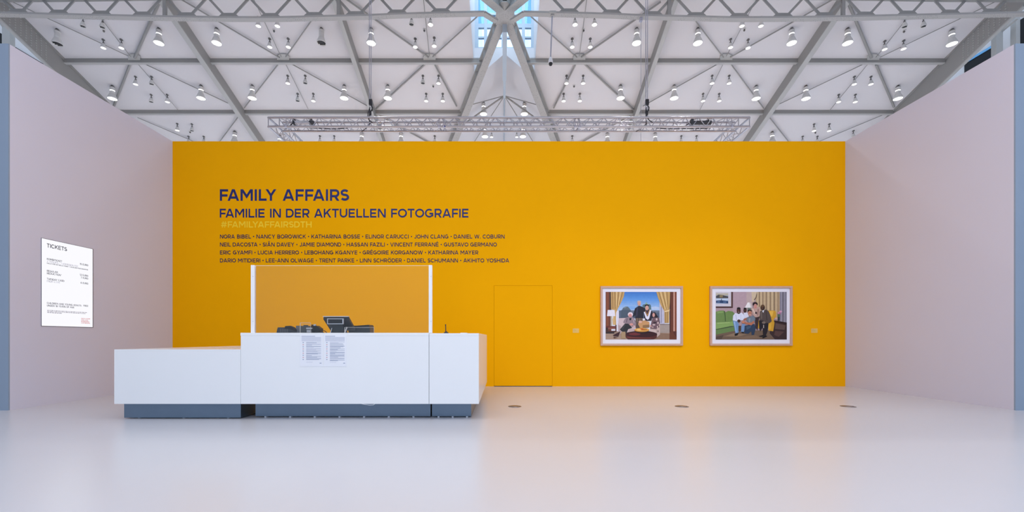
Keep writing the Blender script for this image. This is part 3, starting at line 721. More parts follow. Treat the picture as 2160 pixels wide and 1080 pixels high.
def glyph(ch, w):
    """polygons in cap-height units, and the advance width of the ink"""
    acc = None
    if ch in ACC: ch, acc = ACC[ch]
    Wd = WID.get(ch, .8)
    if ch in 'I.|': Wd = w
    h = w/2; a, b = h, Wd-h; mid = .5; Q = []
    def st(*p, **k): Q.extend(ribbon(list(p), w))
    def dg(p, q, **k):                       # diagonal whose ends are cut level
        p, q = Vector(p), Vector(q); d = (q-p).normalized()*w*1.5
        for z in ribbon([tuple(p-d), tuple(q+d)], w*k.get('s', 1)): Q.append(clip(z, k.get('y0', 0), k.get('y1', 1)))
    def vee(xl, xr, ym):                     # two strokes meeting in a point
        c = (Wd/2, ym); e = .25
        pl = [(xl-(c[0]-xl)*e, 1+(1-ym)*e), c, (xr+(xr-c[0])*e, 1+(1-ym)*e)]
        for z in ribbon(pl, w): Q.append(clip(z, 0, 1))
    if ch == 'A':
        x = Wd/2; k = h*1.12; dg((k, 0), (x-.02, 1)); dg((Wd-k, 0), (x+.02, 1)); st((Wd*.22, .28), (Wd*.78, .28))
    elif ch == 'B':
        r1, r2 = (.5-w/2)/2+.0, (.5)/2
        st((a, 0), (a, 1)); yt, yb, ym = 1-h, h, .53
        Q.extend(ribbon([(a, yt), (b-.06-(yt-ym)/2, yt)]+arc(b-.06-(yt-ym)/2, (yt+ym)/2, (yt-ym)/2, (yt-ym)/2, 90, -90)+[(a, ym)], w))
        Q.extend(ribbon([(a, ym), (b-(ym-yb)/2, ym)]+arc(b-(ym-yb)/2, (ym+yb)/2, (ym-yb)/2, (ym-yb)/2, 90, -90)+[(a, yb)], w))
    elif ch in 'CG':
        cx = .53; rx = cx-h; ry = .5-h
        if ch == 'C': Q.extend(ribbon(arc(cx, .5, rx, ry, 45, 315, 26), w))
        else:
            Q.extend(ribbon(arc(cx, .5, rx, ry, 48, 322, 26), w)); st((b, .14), (b, .5)); st((.56, .45), (Wd, .45))
    elif ch in 'OQ0':
        Q.extend(ribbon(arc(Wd/2, .5, Wd/2-h, .5-h, 0, 360, 30)[:-1], w, True))
        if ch == 'Q': st((Wd*.56, .3), (Wd*.95, -.02))
    elif ch == 'D':
        st((a, 0), (a, 1)); r = .5-h; cx = max(b-r, a+.05)
        Q.extend(ribbon([(a, 1-h), (cx, 1-h)]+arc(cx, .5, b-cx, r, 90, -90, 18)+[(a, h)], w))
    elif ch in 'EF':
        st((a, 0), (a, 1)); st((a, 1-h), (Wd, 1-h)); st((a, .5 if ch == 'E' else .46), (Wd*.93, .5 if ch == 'E' else .46))
        if ch == 'E': st((a, h), (Wd, h))
    elif ch == 'H': st((a, 0), (a, 1)); st((b, 0), (b, 1)); st((a, .5), (b, .5))
    elif ch in 'I|': st((h, 0), (h, 1))
    elif ch == 'J': Q.extend(ribbon([(b, 1), (b, .33)]+arc(b-.26, .30, .26, .30-h, 0, -150, 14), w))
    elif ch == 'K': st((a, 0), (a, 1)); n0 = len(Q); dg((a+.02, .34), (Wd-h*1.3, 1), y0=.2); dg((Wd*.42, .62), (Wd-h*1.25, 0), y1=.60); Q[n0:] = [[(x_, y_) for y_, x_ in clip([(y_, x_) for x_, y_ in q_], a, 9)] for q_ in Q[n0:]]
    elif ch == 'L': st((a, 0), (a, 1)); st((a, h), (Wd, h))
    elif ch == 'M': st((a, 0), (a, 1)); st((b, 0), (b, 1)); vee(a+.02, b-.02, .36)
    elif ch == 'N': st((a, 0), (a, 1)); st((b, 0), (b, 1)); dg((a+.04, 1), (b-.04, 0))
    elif ch in 'PR':
        st((a, 0), (a, 1)); yt, ym = 1-h, .40; r = (yt-ym)/2; cx = b-r*1.02
        Q.extend(ribbon([(a, yt), (cx, yt)]+arc(cx, (yt+ym)/2, r*1.02, r, 90, -90)+[(a, ym)], w))
        if ch == 'R': dg((Wd*.52, .42), (Wd-h*1.2, 0), y1=.42)
    elif ch == 'S':
        ym = .51; cx = Wd/2; rx = Wd/2-h; rt = (1-h-ym)/2; rb = (ym-h)/2
        Q.extend(ribbon(arc(cx, 1-h-rt, rx*.93, rt, 28, 250, 16)+arc(cx, h+rb, rx, rb, 75, -152, 18), w))
    elif ch == 'T': st((0, 1-h), (Wd, 1-h)); st((Wd/2, 0), (Wd/2, 1-h))
    elif ch == 'U': Q.extend(ribbon([(a, 1), (a, .42)]+arc(Wd/2, .42, Wd/2-h, .42-h, 180, 360, 16)+[(b, 1)], w))
    elif ch == 'V': k = h*1.12; dg((k, 1), (Wd/2-.02, 0)); dg((Wd-k, 1), (Wd/2+.02, 0))
    elif ch == 'W': k = h*1.08; dg((k, 1), (Wd*.28, 0)); dg((Wd*.28, 0), (Wd/2, 1)); dg((Wd/2, 1), (Wd*.72, 0)); dg((Wd*.72, 0), (Wd-k, 1))
    elif ch == 'X': dg((h*1.3, 0), (Wd-h*1.3, 1)); dg((h*1.3, 1), (Wd-h*1.3, 0))
    elif ch == 'Y': vee(h*1.25, Wd-h*1.25, .46); st((Wd/2, 0), (Wd/2, .46))
    elif ch == 'Z': st((0.02, 1-h), (Wd, 1-h)); st((0, h), (Wd, h)); dg((h*1.3, h), (Wd-h*1.3, 1-h))
    elif ch == '1': st((Wd-h, 0), (Wd-h, 1)); st((0, .8), (Wd-h, 1-h*.8))
    elif ch == '2': Q.extend(ribbon(arc(Wd*.5, .70, Wd/2-h, .3-h, 155, -30, 14)+[(h, h*1.4)], w)); st((0, h), (Wd, h))
    elif ch == '3': st((.05, 1-h), (Wd-h, 1-h), (Wd*.45, .6)); Q.extend(ribbon(arc(Wd*.48, .31, Wd*.52-h, .31-h, 95, -145, 16), w))
    elif ch == '4': dg((h, .3), (Wd*.68, 1), y0=.2); st((0, .25), (Wd, .25)); st((Wd*.70, 0), (Wd*.70, 1))
    elif ch == '5': st((Wd*.92, 1-h), (h, 1-h), (h, .52)); Q.extend(ribbon([(h, .55)]+arc(Wd*.46, .33, Wd*.54-h, .33-h, 105, -145, 16), w))
    elif ch in '69':
        s = 1 if ch == '6' else -1
        f = lambda p: p if s > 0 else (Wd-p[0], 1-p[1])
        Q.extend(ribbon([f(p) for p in arc(Wd/2, .33, Wd/2-h, .33-h, 0, 360, 20)[:-1]], w, True)); Q.extend(ribbon([f(p) for p in [(h, .36), (h*1.3, .6), (Wd*.38, .88), (Wd*.80, 1-h)]], w))
    elif ch == '7': st((0, 1-h), (Wd-.02, 1-h)); dg((Wd-h*1.4, 1-h), (Wd*.28, 0))
    elif ch == '8': Q.extend(ribbon(arc(Wd/2, .74, Wd*.44-h, .26-h, 0, 360, 18)[:-1], w, True)); Q.extend(ribbon(arc(Wd/2, .29, Wd/2-h, .29-h, 0, 360, 18)[:-1], w, True))
    elif ch == '#': dg((Wd*.22, 0), (Wd*.38, 1), s=.85); dg((Wd*.62, 0), (Wd*.78, 1), s=.85); st((0.05, .68), (Wd, .68)); st((0, .32), (Wd*.95, .32))
    elif ch == '*':
        for t in (90, 210, 330): Q.extend(ribbon([(Wd/2, .82), (Wd/2+.18*math.cos(math.radians(t)), .82+.18*math.sin(math.radians(t)))], w*.6))
    elif ch == '/': dg((0.05, 0), (Wd-.05, 1))
    elif ch in '-–': st((0, .42), (Wd, .42))
    elif ch == '.': st((h, 0), (h, w))
    elif ch == '•': Q.append([(Wd/2+.17*math.cos(t*PI/6), .5+.17*math.sin(t*PI/6)) for t in range(12)])
    if acc == '´': Q.extend(ribbon([(Wd*.42, 1.10), (Wd*.66, 1.28)], w*.85))
    if acc == '^': Q.extend(ribbon([(Wd*.28, 1.10), (Wd*.5, 1.27), (Wd*.72, 1.10)], w*.75))
    if acc == '¨':
        for f_ in (.3, .7): Q.append([(Wd*f_+.085*math.cos(t*PI/5), 1.17+.085*math.sin(t*PI/5)) for t in range(10)])
    return [q for q in Q if len(q) > 2], Wd
def layout(text, w, gap=.17):
    x = 0; out = []; prev = None
    KERN = {('A', 'Y'): .16, ('L', 'Y'): .2, ('A', 'V'): .16, ('V', 'A'): .16, ('F', 'A'): .14, ('T', 'A'): .14, ('L', 'T'): .14, ('P', 'A'): .14, ('A', 'T'): .12, ('Y', 'A'): .16, ('Y', 'O'): .1, ('A', 'W'): .1, ('W', 'A'): .1, ('R', 'T'): .05, ('A', 'F'): 0}
    for ch in text:
        g = gap
        if ch in 'COGQADTVWYXSJ' and prev is not None: g *= .72
        if prev is not None and prev in 'COQADTVWYXSFLKPR': g *= .72
        if prev is not None: x += g-KERN.get((prev, ch), 0)
        q, wd = glyph(ch, w); out.append((ch, x, q)); x += wd; prev = ch
    return out, x
def text_words(text, w, x0, x1, cap, gap=.17, split=' '):
    """yield words as polygons scaled so that the ink of the whole line runs x0..x1"""
    lay, tot = layout(text, w, gap); sx = (x1-x0)/tot
    cur = []; res = []
    for ch, x, q in lay:
        if ch == split or (split == '|'):
            if cur: res.append(cur)
            cur = []; continue
        cur.append((ch, [[(x0+(px+x)*sx, py*cap) for px, py in pl] for pl in q]))
    if cur: res.append(cur)
    return res
def vinyl(words_, to3, n, mats, parent, namef):
    for i, wd in enumerate(words_):
        m = MB()
        for ch, polys in wd:
            for q, pl in enumerate(polys): m.prism([to3(x, y) for x, y in pl], Vector(n)*(1+0.07*q))
        m.build(namef(''.join(c for c, _ in wd)), mats, parent)
LINES = [('FAMILY AFFAIRS', 463.8, 736.6, 423.6, 399.2, .20, M_NAVY, 'largest dark blue title lettering, FAMILY AFFAIRS, on the yellow wall'),
 ('FAMILIE IN DER AKTUELLEN FOTOGRAFIE', 463.6, 988, 459, 440.3, .187, M_NAVY, 'second line of dark blue title lettering, German subtitle, on the yellow wall'),
 ('#FAMILYAFFAIRSDTH', 466.6, 657.3, 480, 467, .18, M_YVIN, 'pale yellow hashtag lettering under the blue title lines'),
 ('NORA BIBEL • NANCY BOROWICK • KATHARINA BOSSE • ELINOR CARUCCI • JOHN CLANG • DANIEL W. COBURN', 464, 1064.4, 503.2, 494.8, .185, M_NAVY2, 'topmost of the four lines of small dark artist names'),
 ('NEIL DACOSTA • SIÂN DAVEY • JAMIE DIAMOND • HASSAN FAZILI • VINCENT FERRANÉ • GUSTAVO GERMANO', 464, 1048.2, 520, 511.6, .185, M_NAVY2, 'second of the four lines of small dark artist names'),
 ('ERIC GYAMFI • LUCIA HERRERO • LEBOHANG KGANYE • GRÉGOIRE KORGANOW • KATHARINA MAYER', 464, 1008.8, 536.8, 528.4, .185, M_NAVY2, 'third and shortest of the four lines of small dark artist names'),
 ('DARIO MITIDIERI • LEE-ANN OLWAGE • TRENT PARKE • LINN SCHRÖDER • DANIEL SCHUMANN • AKIHITO YOSHIDA', 464, 1074, 553.6, 545.2, .185, M_NAVY2, 'lowest and longest of the four lines of small dark artist names')]
for k, (txt, x0, x1, yb, yt, w, mm, lab) in enumerate(LINES):
    z0 = wz(yb); cap = wz(yt)-z0
    t = thing('wall_lettering', lab, 'lettering', (wx(x0), YB, z0), 'wall lettering')
    ww = text_words(txt, w, wx(x0), wx(x1), cap, .2 if k == 2 else .17, ' ')
    nf = lambda s_: 'bullet' if s_ == '•' else 'word'
    vinyl(ww, lambda x, y, z0=z0: (x, YB, z0+y), (0, -0.002, 0), mm, t, nf)

# ================================================================== FRAMED PHOTOGRAPHS
def ell(cx, cy, rx, ry, n=20): return [(cx+rx*math.cos(2*PI*i/n), cy+ry*math.sin(2*PI*i/n)) for i in range(n)]
def rc(x0, y0, x1, y1): return [(x0, y0), (x1, y0), (x1, y1), (x0, y1)]
SKY = ['4478c4', '4a80ca', '5188d0', '5a90d6', '6598da', '72a0dc', '80a8de', '8eb1e0', '9cb9e2', 'a8c0e4']
P1 = [(c, rc(10, 20+41*i, 1560, 62+41*i)) for i, c in enumerate(SKY)]+[('7ea9e0', ell(560,370,120,40)), ('b6c6e4', ell(1090,370,90,30)), 
 ('566276', rc(290,425,1190,600)), ('6b7587', rc(560,440,660,470)), ('6b7587', rc(1010,430,1180,470)), ('4c5868', [(350,430),(360,410),(560,410),(565,590),(345,590)]),
 ('5e6a74', [(372,415),(378,390),(400,362),(450,338),(495,342),(530,375),(550,415)]), ('7c888c', [(400,365),(450,340),(480,345),(430,380)]), ('55727a', [(815,310),(840,292),(980,292),(1000,320),(1008,430),(815,430)]), ('8aa890', [(860,295),(885,268),(898,240),(912,268),(945,295)]),
 ('a58a78', rc(10,880,1560,1060)), ('8a6c58', [(900,1060),(1180,920),(1560,940),(1560,1060)]), ('6e3b2c', rc(10,20,135,880)), ('84482f', rc(25,20,75,760)), ('48342a', rc(95,20,135,420)),
 ('c49c62', [(125,20),(425,20),(405,130),(345,260),(285,370),(240,470),(235,600),(240,740),(170,740),(160,620),(215,430),(130,400)]),
 ('8f6a3e', [(150,20),(165,20),(175,390),(160,390)]), ('8f6a3e', [(205,20),(222,20),(225,380),(212,400)]), ('e0bf88', [(240,20),(262,20),(250,330),(236,360)]), ('8f6a3e', [(285,20),(300,20),(270,330),(255,350)]), ('e0bf88', [(325,20),(345,20),(290,320),(275,330)]), ('8f6a3e', [(375,20),(390,20),(310,300),(300,300)]), ('dcbb86', [(170,600),(195,540),(205,730),(185,735)]),
 ('d8d4e4', [(255,480),(300,420),(300,720),(250,720)]), ('e4dfea', [(55,415),(205,415),(222,550),(40,550)]), ('b5aa98', rc(118,550,150,770)), ('7a7068', rc(105,765,240,780)),
 ('6d2c26', rc(10,770,245,800)), ('3f2620', rc(10,800,60,900)), ('8a5648', rc(60,800,235,830)), ('4a2a22', rc(10,870,245,900)), ('54302a', rc(222,740,248,900)), ('2e2426', rc(10,900,200,930)),
 ('b9b6cc', [(1180,240),(1300,330),(1300,720),(1190,720)]), ('8f8aa2', rc(1215,340,1235,700)), ('a3948c', rc(1190,730,1435,915)), ('80706a', rc(1190,720,1435,740)), ('6a3a2a', rc(1405,20,1560,1060)), ('512c24', rc(1405,20,1432,900)), ('824832', rc(1520,20,1560,960)), ('cf9f8e', rc(1490,20,1518,880)), ('5a2f26', [(1470,880),(1560,880),(1560,1030)]),
 ('c29c62', [(1115,20),(1418,20),(1412,250),(1400,400),(1395,700),(1295,700),(1290,440),(1210,300),(1150,140)]), ('8f6b40', [(1160,20),(1175,20),(1290,400),(1275,400)]), ('e0c08a', [(1200,20),(1220,20),(1320,400),(1305,400)]), ('8f6b40', [(1245,20),(1260,20),(1345,400),(1335,400)]), ('e0c08a', [(1290,20),(1310,20),(1362,400),(1352,400)]), ('8f6b40', [(1340,20),(1355,20),(1380,400),(1370,400)]), ('7d5c38', rc(1310,440,1322,700)), ('7d5c38', rc(1350,440,1362,700)), ('e6c896', [(1295,440),(1400,415),(1412,395),(1405,440),(1300,462)]),
 ('cdb6b8', [(300,595),(450,590),(640,640),(640,880),(285,930),(280,740)]), ('b39c9c', [(285,740),(340,760),(340,930),(285,930)]), ('bda6a6', [(530,830),(640,830),(640,900),(500,930)]), ('b29a94', [(1050,570),(1185,590),(1195,950),(1130,1010),(980,900),(980,830)]), ('cbb4b0', [(980,840),(1110,850),(1110,920),(980,900)]),
 ('5c4a40', [(660,580),(815,580),(830,820),(670,820)]), ('8a745e', rc(690,590,705,680)), ('8a745e', rc(740,590,755,660)), ('8a745e', rc(775,590,788,660)), ('24222e', [(650,380),(715,335),(740,325),(790,338),(870,380),(875,440),(835,480),(828,595),(660,590),(655,520),(625,570),(605,545),(630,450)]), ('383448', [(690,350),(715,340),(700,560),(670,560)]), ('b8b0b0', ell(740,240,44,34)), ('d8a290', ell(742,275,36,48)), ('8a5a4c', [(735,300),(756,300),(752,306),(738,306)]), ('7a5246', rc(722,262,734,267)), ('7a5246', rc(752,262,764,267)),
 ('2a2230', [(840,450),(890,415),(960,400),(1030,450),(1035,520),(1010,650),(880,650),(850,560)]), ('dcdaea', [(840,460),(885,600),(930,630),(960,600),(1005,420),(970,405),(935,545),(915,560),(868,455)]), ('a5794a', [(868,440),(912,545),(935,540),(975,410),(960,402),(925,500),(912,500),(882,430)]), ('4a3040', [(890,440),(915,490),(940,440)]), ('27202a', ell(908,322,46,30)), ('d09e90', ell(911,372,38,52)), ('6a443c', rc(892,362,904,367)), ('6a443c', rc(920,362,932,367)), ('8a5048', rc(900,395,924,400)),
 ('c49262', [(715,720),(745,670),(860,640),(965,680),(965,735),(820,745),(815,815),(755,800)]), ('8e6a46', [(820,745),(965,735),(960,800),(820,810)]), ('d6a898', ell(765,675,40,26)),
 ('e4d0d6', ell(548,515,56,52)), ('d48f8c', ell(545,545,38,48)), ('8a5552', rc(522,535,536,540)), ('8a5552', rc(554,535,568,540)), ('9c4a48', rc(530,568,560,573)), ('8e7a82', [(410,640),(450,585),(510,565),(600,570),(645,630),(675,700),(660,800),(560,770),(440,710),(390,690)]), ('5e4e58', [(470,600),(485,600),(470,690),(455,690)]), ('b3a2a6', [(590,600),(605,600),(640,700),(625,700)]), ('241f26', [(525,595),(570,590),(560,640),(530,640)]), ('d0938a', ell(570,730,40,28)), ('cfaaa8', [(610,750),(660,760),(650,810),(605,790)]),
 ('2b2a2e', [(320,840),(430,712),(500,715),(590,805),(500,835),(460,930),(410,900),(355,880)]), ('3d3c40', [(340,840),(430,725),(450,730),(380,850)]), ('a88c6a', rc(350,890,440,1040)), ('3d1f22', [(165,965),(330,880),(285,1000),(190,985)]), ('5a342c', [(180,1000),(275,1020),(190,1035)]),
 ('2a1e24', [(1020,500),(1050,462),(1090,465),(1120,520),(1160,575),(1040,600)]), ('cb958c', ell(1055,525,27,46)), ('8a4a48', rc(1045,548,1064,553)), ('6e545c', [(1030,600),(1060,580),(1175,590),(1195,690),(1130,830),(980,820),(1005,690)]), ('c8b0ae', ell(1120,620,22,28,8)), ('c8b0ae', ell(1060,740,35,18,7)), ('3a2a30', ell(1080,690,40,18,8)), ('c8b0ae', ell(1150,700,18,30,6)), ('b79c9a', ell(1030,790,30,14,7)), ('c8b0ae', ell(1140,780,16,22,6)), ('cf9a90', ell(990,765,18,22)), ('c0a8a2', [(1120,830),(1190,700),(1195,950),(1130,1010)]), ('4a3438', ell(1165,780,12,26,6)), ('4a3438', ell(1150,880,10,24,6)),
 ('55241f', [(445,950),(1130,950),(1120,1020),(1050,1055),(500,1055),(450,1010)]), ('3a161a', ell(788,945,345,72,32)), ('6a2a2c', ell(640,940,130,30,20)), ('7d3a32', [(470,1000),(1000,1025),(1000,1035),(480,1020)]), ('24141a', ell(820,900,150,30)), ('a8702c', ell(798,858,165,40)), ('dba14e', ell(798,845,160,38)), ('b5702e', ell(850,845,70,18,9)), ('ecc27a', ell(730,850,50,16,8)), ('c2551f', ell(800,830,40,14,7))]
P2 = [('ab9196', rc(28,20,1578,1060)), ('b49aa2', rc(400,20,720,470)), ('bda6a4', rc(700,20,830,470)),
 ('b89e7c', rc(900,20,1435,600)), ('cdb89c', [(810,20),(935,20),(905,160),(865,235),(820,240)]), ('5c463c', [(930,20),(950,20),(915,150),(880,200),(860,195),(900,140)]), ('c4ae8c', rc(930,20,960,470)), ('7c6450', rc(975,20,990,470)), ('cdb692', rc(1010,20,1030,430)), ('8a705a', rc(1050,20,1064,330)), ('c6ad8a', rc(1085,20,1105,420)), ('7c6450', rc(1125,20,1140,430)), ('cdb692', rc(1165,20,1190,430)), ('7c6450', rc(1215,20,1228,440)), ('cdb692', rc(1250,20,1275,440)), ('705a4a', rc(1300,20,1315,450)), ('c6ad8a', rc(1335,20,1360,480)), ('8a705a', rc(1385,20,1398,520)),
 ('7f7b88', rc(1425,20,1578,720)), ('9a96a4', rc(1450,20,1470,690)), ('66626e', rc(1490,20,1505,690)), ('9a96a4', rc(1525,20,1540,690)),
 ('452a29', rc(28,20,402,370)), ('64443c', rc(368,20,385,350)), ('cdc6cf', rc(28,20,364,338)), ('8fa2be', rc(33,50,300,278)), ('b9b0a0', rc(33,50,300,100)), ('4e4a4c', [(33,110),(90,80),(180,90),(300,120),(300,160),(33,160)]), ('8a7a58', rc(110,90,180,140)), ('c0cce0', rc(33,160,300,205)), ('2e4266', [(33,215),(150,200),(300,225),(300,272),(33,258)]), ('6d86ae', rc(60,230,120,245)), ('6d86ae', rc(190,235,260,250)), ('1e2430', rc(145,170,158,200)),
 ('ece6e6', [(725,250),(780,250),(828,366),(660,366)]), ('ccc2c0', [(760,250),(780,250),(828,366),(790,366)]), ('6a766c', rc(722,366,792,460)),
 ('6b864c', [(28,455),(110,430),(205,428),(225,470),(300,435),(400,450),(440,500),(440,670),(28,690)]), ('7f9a5c', [(60,450),(190,440),(190,480),(60,490)]), ('3c5030', [(212,440),(230,440),(248,665),(232,665)]), ('82a05c', [(28,690),(345,672),(430,655),(440,760),(355,775),(28,840)]), ('96b06e', [(60,690),(330,680),(330,700),(60,720)]), ('3c5030', [(28,835),(355,768),(430,765),(430,775),(28,850)]), ('64804a', [(28,850),(440,778),(440,880),(28,955)]),
 ('6e5a4a', [(28,955),(440,870),(1578,850),(1578,1060),(28,1060)]), ('8a725c', [(200,990),(430,920),(700,950),(500,1000)]), ('55443a', [(28,1000),(200,960),(150,1060),(28,1060)]), ('7c6450', [(500,1010),(900,960),(1000,1030),(600,1050)]), ('3a2a2a', [(1290,650),(1578,700),(1578,1060),(1320,1060),(1200,920)]), ('5c4a46', [(1330,700),(1550,750),(1530,850),(1320,830)]), ('2a1c1e', [(1300,640),(1578,690),(1578,730),(1300,670)]), ('543c38', [(1320,870),(1520,890),(1400,1000),(1300,960)]),
 ('c8962c', [(1160,428),(1300,425),(1340,450),(1345,560),(1290,620),(1310,700),(1280,880),(1180,865),(1170,700),(1230,640)]), ('e2b24a', [(1190,440),(1290,440),(1260,560),(1230,560)]), ('d6a63c', [(1170,720),(1240,690),(1235,830),(1175,840)]), ('c8962c', [(935,640),(980,640),(985,820),(945,815)]),
 ('dadcee', [(398,620),(405,540),(455,478),(530,505),(590,470),(640,520),(655,580),(640,640),(560,640),(500,665),(400,645)]), ('b6bad2', [(455,520),(470,520),(490,640),(478,640)]), ('c4c8de', [(570,520),(585,515),(575,630),(562,630)]), ('40281f', ell(528,428,42,72)), ('20161a', ell(528,382,40,26)), ('5e3a30', ell(520,430,16,30)), ('e8e0e0', rc(516,462,542,468)),
 ('6f90bc', [(400,655),(500,660),(545,760),(520,910),(455,925),(430,800)]), ('9ab4d6', [(420,670),(445,670),(480,900),(465,905)]), ('6f90bc', [(600,720),(668,725),(640,895),(565,895)]), ('4e3a2e', rc(520,760,580,880)), ('4c2e26', ell(530,655,36,34)), ('1c191d', [(438,935),(530,910),(500,970),(440,985)]), ('1c191d', [(575,890),(640,895),(640,925),(600,920)]),
 ('d8d8e8', [(632,480),(700,470),(745,500),(745,560),(660,600),(650,560)]), ('3c2620', ell(666,420,34,54)), ('1e1518', ell(666,386,32,22)), ('5a382e', ell(660,422,13,22)),
 ('bb9a90', [(800,385),(870,355),(985,345),(1005,420),(985,540),(905,590),(830,520),(815,450)]), ('d8c0b4', [(810,390),(840,380),(900,500),(890,530)]), ('8c6a62', [(940,400),(965,390),(950,540),(930,540)]), ('3a2628', ell(905,480,22,26)), ('2a1c1e', ell(885,288,56,46)), ('cb9086', ell(890,335,38,52)), ('6a3a38', rc(870,318,886,323)), ('6a3a38', rc(900,318,914,323)), ('c8484a', rc(880,358,906,364)), ('3b2a2c', [(880,580),(985,560),(960,640),(940,860),(890,800)]),
 ('2c3c54', [(655,760),(870,720),(900,810),(860,960),(810,965),(800,880),(735,935),(650,925)]), ('42566e', [(690,780),(800,750),(790,800),(700,850)]), ('6e7986', [(680,590),(760,565),(850,540),(890,600),(875,690),(740,695),(700,650)]), ('8a949e', [(740,600),(780,590),(770,680),(745,680)]), ('b26e54', [(595,660),(640,660),(700,690),(800,690),(850,650),(875,680),(800,752),(660,715),(592,705)]), ('c8846a', ell(620,675,30,26)), ('a8644c', [(620,620),(690,590),(710,610),(640,650)]), ('231b1d', ell(765,438,46,30)), ('ba7c64', ell(768,490,42,58)), ('f0e4e0', rc(755,518,785,526)), ('5a342c', rc(748,478,762,483)), ('5a342c', rc(778,478,792,483)),
 ('231e23', [(965,650),(1060,600),(1180,690),(1155,880),(1110,990),(1060,1000),(1050,800),(1000,880),(975,820)]), ('524643', [(985,450),(1040,425),(1130,405),(1180,450),(1225,560),(1245,660),(1200,700),(1110,700),(1060,650),(985,640)]), ('6a5c56', [(1000,470),(1030,440),(1040,600),(1010,610)]), ('3e3431', [(1110,440),(1130,440),(1150,640),(1130,640)]), ('e2dfe8', [(1035,432),(1085,412),(1058,480)]), ('3d2a22', ell(1050,362,46,64)), ('60442e', ell(1045,330,36,26)), ('5c3c30', ell(1040,372,16,26)), ('7a6a60', ell(1070,690,40,26)), ('c9b8b0', rc(1060,740,1075,810)), ('151215', [(965,985),(1060,960),(1060,1000),(985,1000)]), ('151215', [(1030,1020),(1120,970),(1150,990),(1060,1035)]),
 ('2e3a40', rc(1378,560,1420,650)), ('4e6a58', ell(1400,530,26,40)), ('c08aa6', ell(1395,480,26,26)), ('d09ab4', ell(1440,450,30,22)), ('a86a8c', ell(1425,490,22,20)), ('caa7a0', ell(1340,600,34,18))]
def framed(px0, px1, py0, py1, data, rng, label, plab):
    x0, x1, z0, z1 = wx(px0), wx(px1), wz(py1), wz(py0)
    t = thing('framed_photograph', label, 'framed photograph', ((x0+x1)/2, YB, z0), 'framed photographs on the yellow wall')
    fw, dp = 0.045, 0.05
    m = MB()
    for a in ((x0, x1, z0, z0+fw), (x0, x1, z1-fw, z1)): m.box(a[0], a[1], YB-dp, YB-0.002, a[2], a[3], 0, 0.003)
    for a in ((x0, x0+fw), (x1-fw, x1)): m.box(a[0], a[1], YB-dp, YB-0.002, z0+fw, z1-fw, 0, 0.003)
    m.build('frame', M_WOOD, t)
    m = MB(); m.box(x0+fw, x1-fw, YB-0.02, YB-0.004, z0+fw, z1-fw); m.build('mount_board', M_MAT, t)
    # the print: layered flat areas of colour
    bx0, by0, bx1, by1, k, ox, oy = rng
    def cv(x, y): return wx(ox+x/k), wz(oy+y/k)
    m = MB(); mats = []; idx = {}
    for i, (c, pl) in enumerate(data):
        if c not in idx:
            idx[c] = len(mats); mats.append(mat('print_'+c, c, 0.4, 0, 0.25, 0.10, 18))
        y = YB-0.0205-i*0.00012
        pts = []
        for x, v in pl:
            a, b = cv(min(max(x, bx0), bx1), min(max(v, by0), by1)); pts.append((a, y, b))
        m.add(pts, [list(range(len(pts)))], idx[c])
    o = m.build('photo_print', mats, t); o['label'] = plab
    return t
framed(1266, 1439, 604, 729, P1, (10, 20, 1560, 1060, 10.38, 1276, 614), 'framed photograph of four people before a window with curtains', 'colour print of a group before a blue sky window')
framed(1496, 1669, 604, 729, P2, (28, 20, 1578, 1060, 10.38, 1506, 614), 'framed photograph of five people beside a green sofa', 'colour print of a group between a green sofa and a yellow armchair')
for px, lab in ((1208, 'small cream label on the yellow wall beside the photograph of the blue window'), (1711, 'small cream label on the yellow wall beside the photograph of the green sofa')):
    x0, x1, z0, z1 = wx(px), wx(px+13), wz(702), wz(693)
    t = thing('wall_label', lab, 'label', ((x0+x1)/2, YB, z0), 'wall labels')
    m = MB(); m.box(x0, x1, YB-0.006, YB-0.0005, z0, z1); m.build('plate', M_LABEL, t)
    m = MB()
    for j, L in enumerate((.4, .92, .6, .92)): m.box(x0+.012, x0+.012+(x1-x0-.024)*L, YB-0.0068, YB-0.006, z1-.018-j*.016, z1-.014-j*.016)
    m.build('print_lines', mat('label_ink', (0.45, 0.30, 0.06), .6), t)

# ================================================================== TICKET SCREEN
XS = XL+0.008
def sY(px): return F*abs(XS)/(VX-px)
ya, yb_ = sY(88), sY(196); za, zc = H+(VY-688.5)/F*(ya+yb_)/2, H+(VY-512.8)/F*(ya+yb_)/2
za = H+(VY-687.5)/F*ya; zc = H+(VY-502)/F*ya
t = thing('ticket_screen', 'tall white ticket price screen on the left wall', 'screen', (XL, ya, za))
m = MB(); m.box(XL+0.0005, XS-0.002, ya-0.002, yb_+0.010, za-0.005, zc+0.004); m.build('bezel', M_BEZ, t)
m = MB(); m.box(XS-0.002, XS, ya+0.001, yb_-0.004, za+0.002, zc-0.002); m.build('display', M_SCREEN, t)
def stext(txt, pxa, pxb, ybot, cap_px, w, mm, nm, refx=None):
    """text on the screen: pixel x range, pixel y of the baseline at refx, cap height in pixels there"""
    refx = refx or pxa
    k = sY(refx)/F; z0 = H+(VY-ybot)*k; cap = cap_px*k
    m = MB()
    for wd in text_words(txt, w, sY(pxa), sY(pxb), cap, .2):
        for ch, polys in wd:
            for q, pl in enumerate(polys): m.prism([(XS, a, z0+b) for a, b in pl], (0.0010*(1+0.07*q), 0, 0))
    m.build(nm, mm, t)
stext('TICKETS', 98.8, 141, 521.6, 8.4, .16, M_INK, 'heading_text')
stext('KOMBITICKET', 98.8, 131, 547.9, 3.9, .15, M_INK, 'price_text')
stext('2 VENUES – 1 ADMISSION FEE', 98.8, 164.6, 552.7, 3.7, .08, M_INKL, 'price_text')
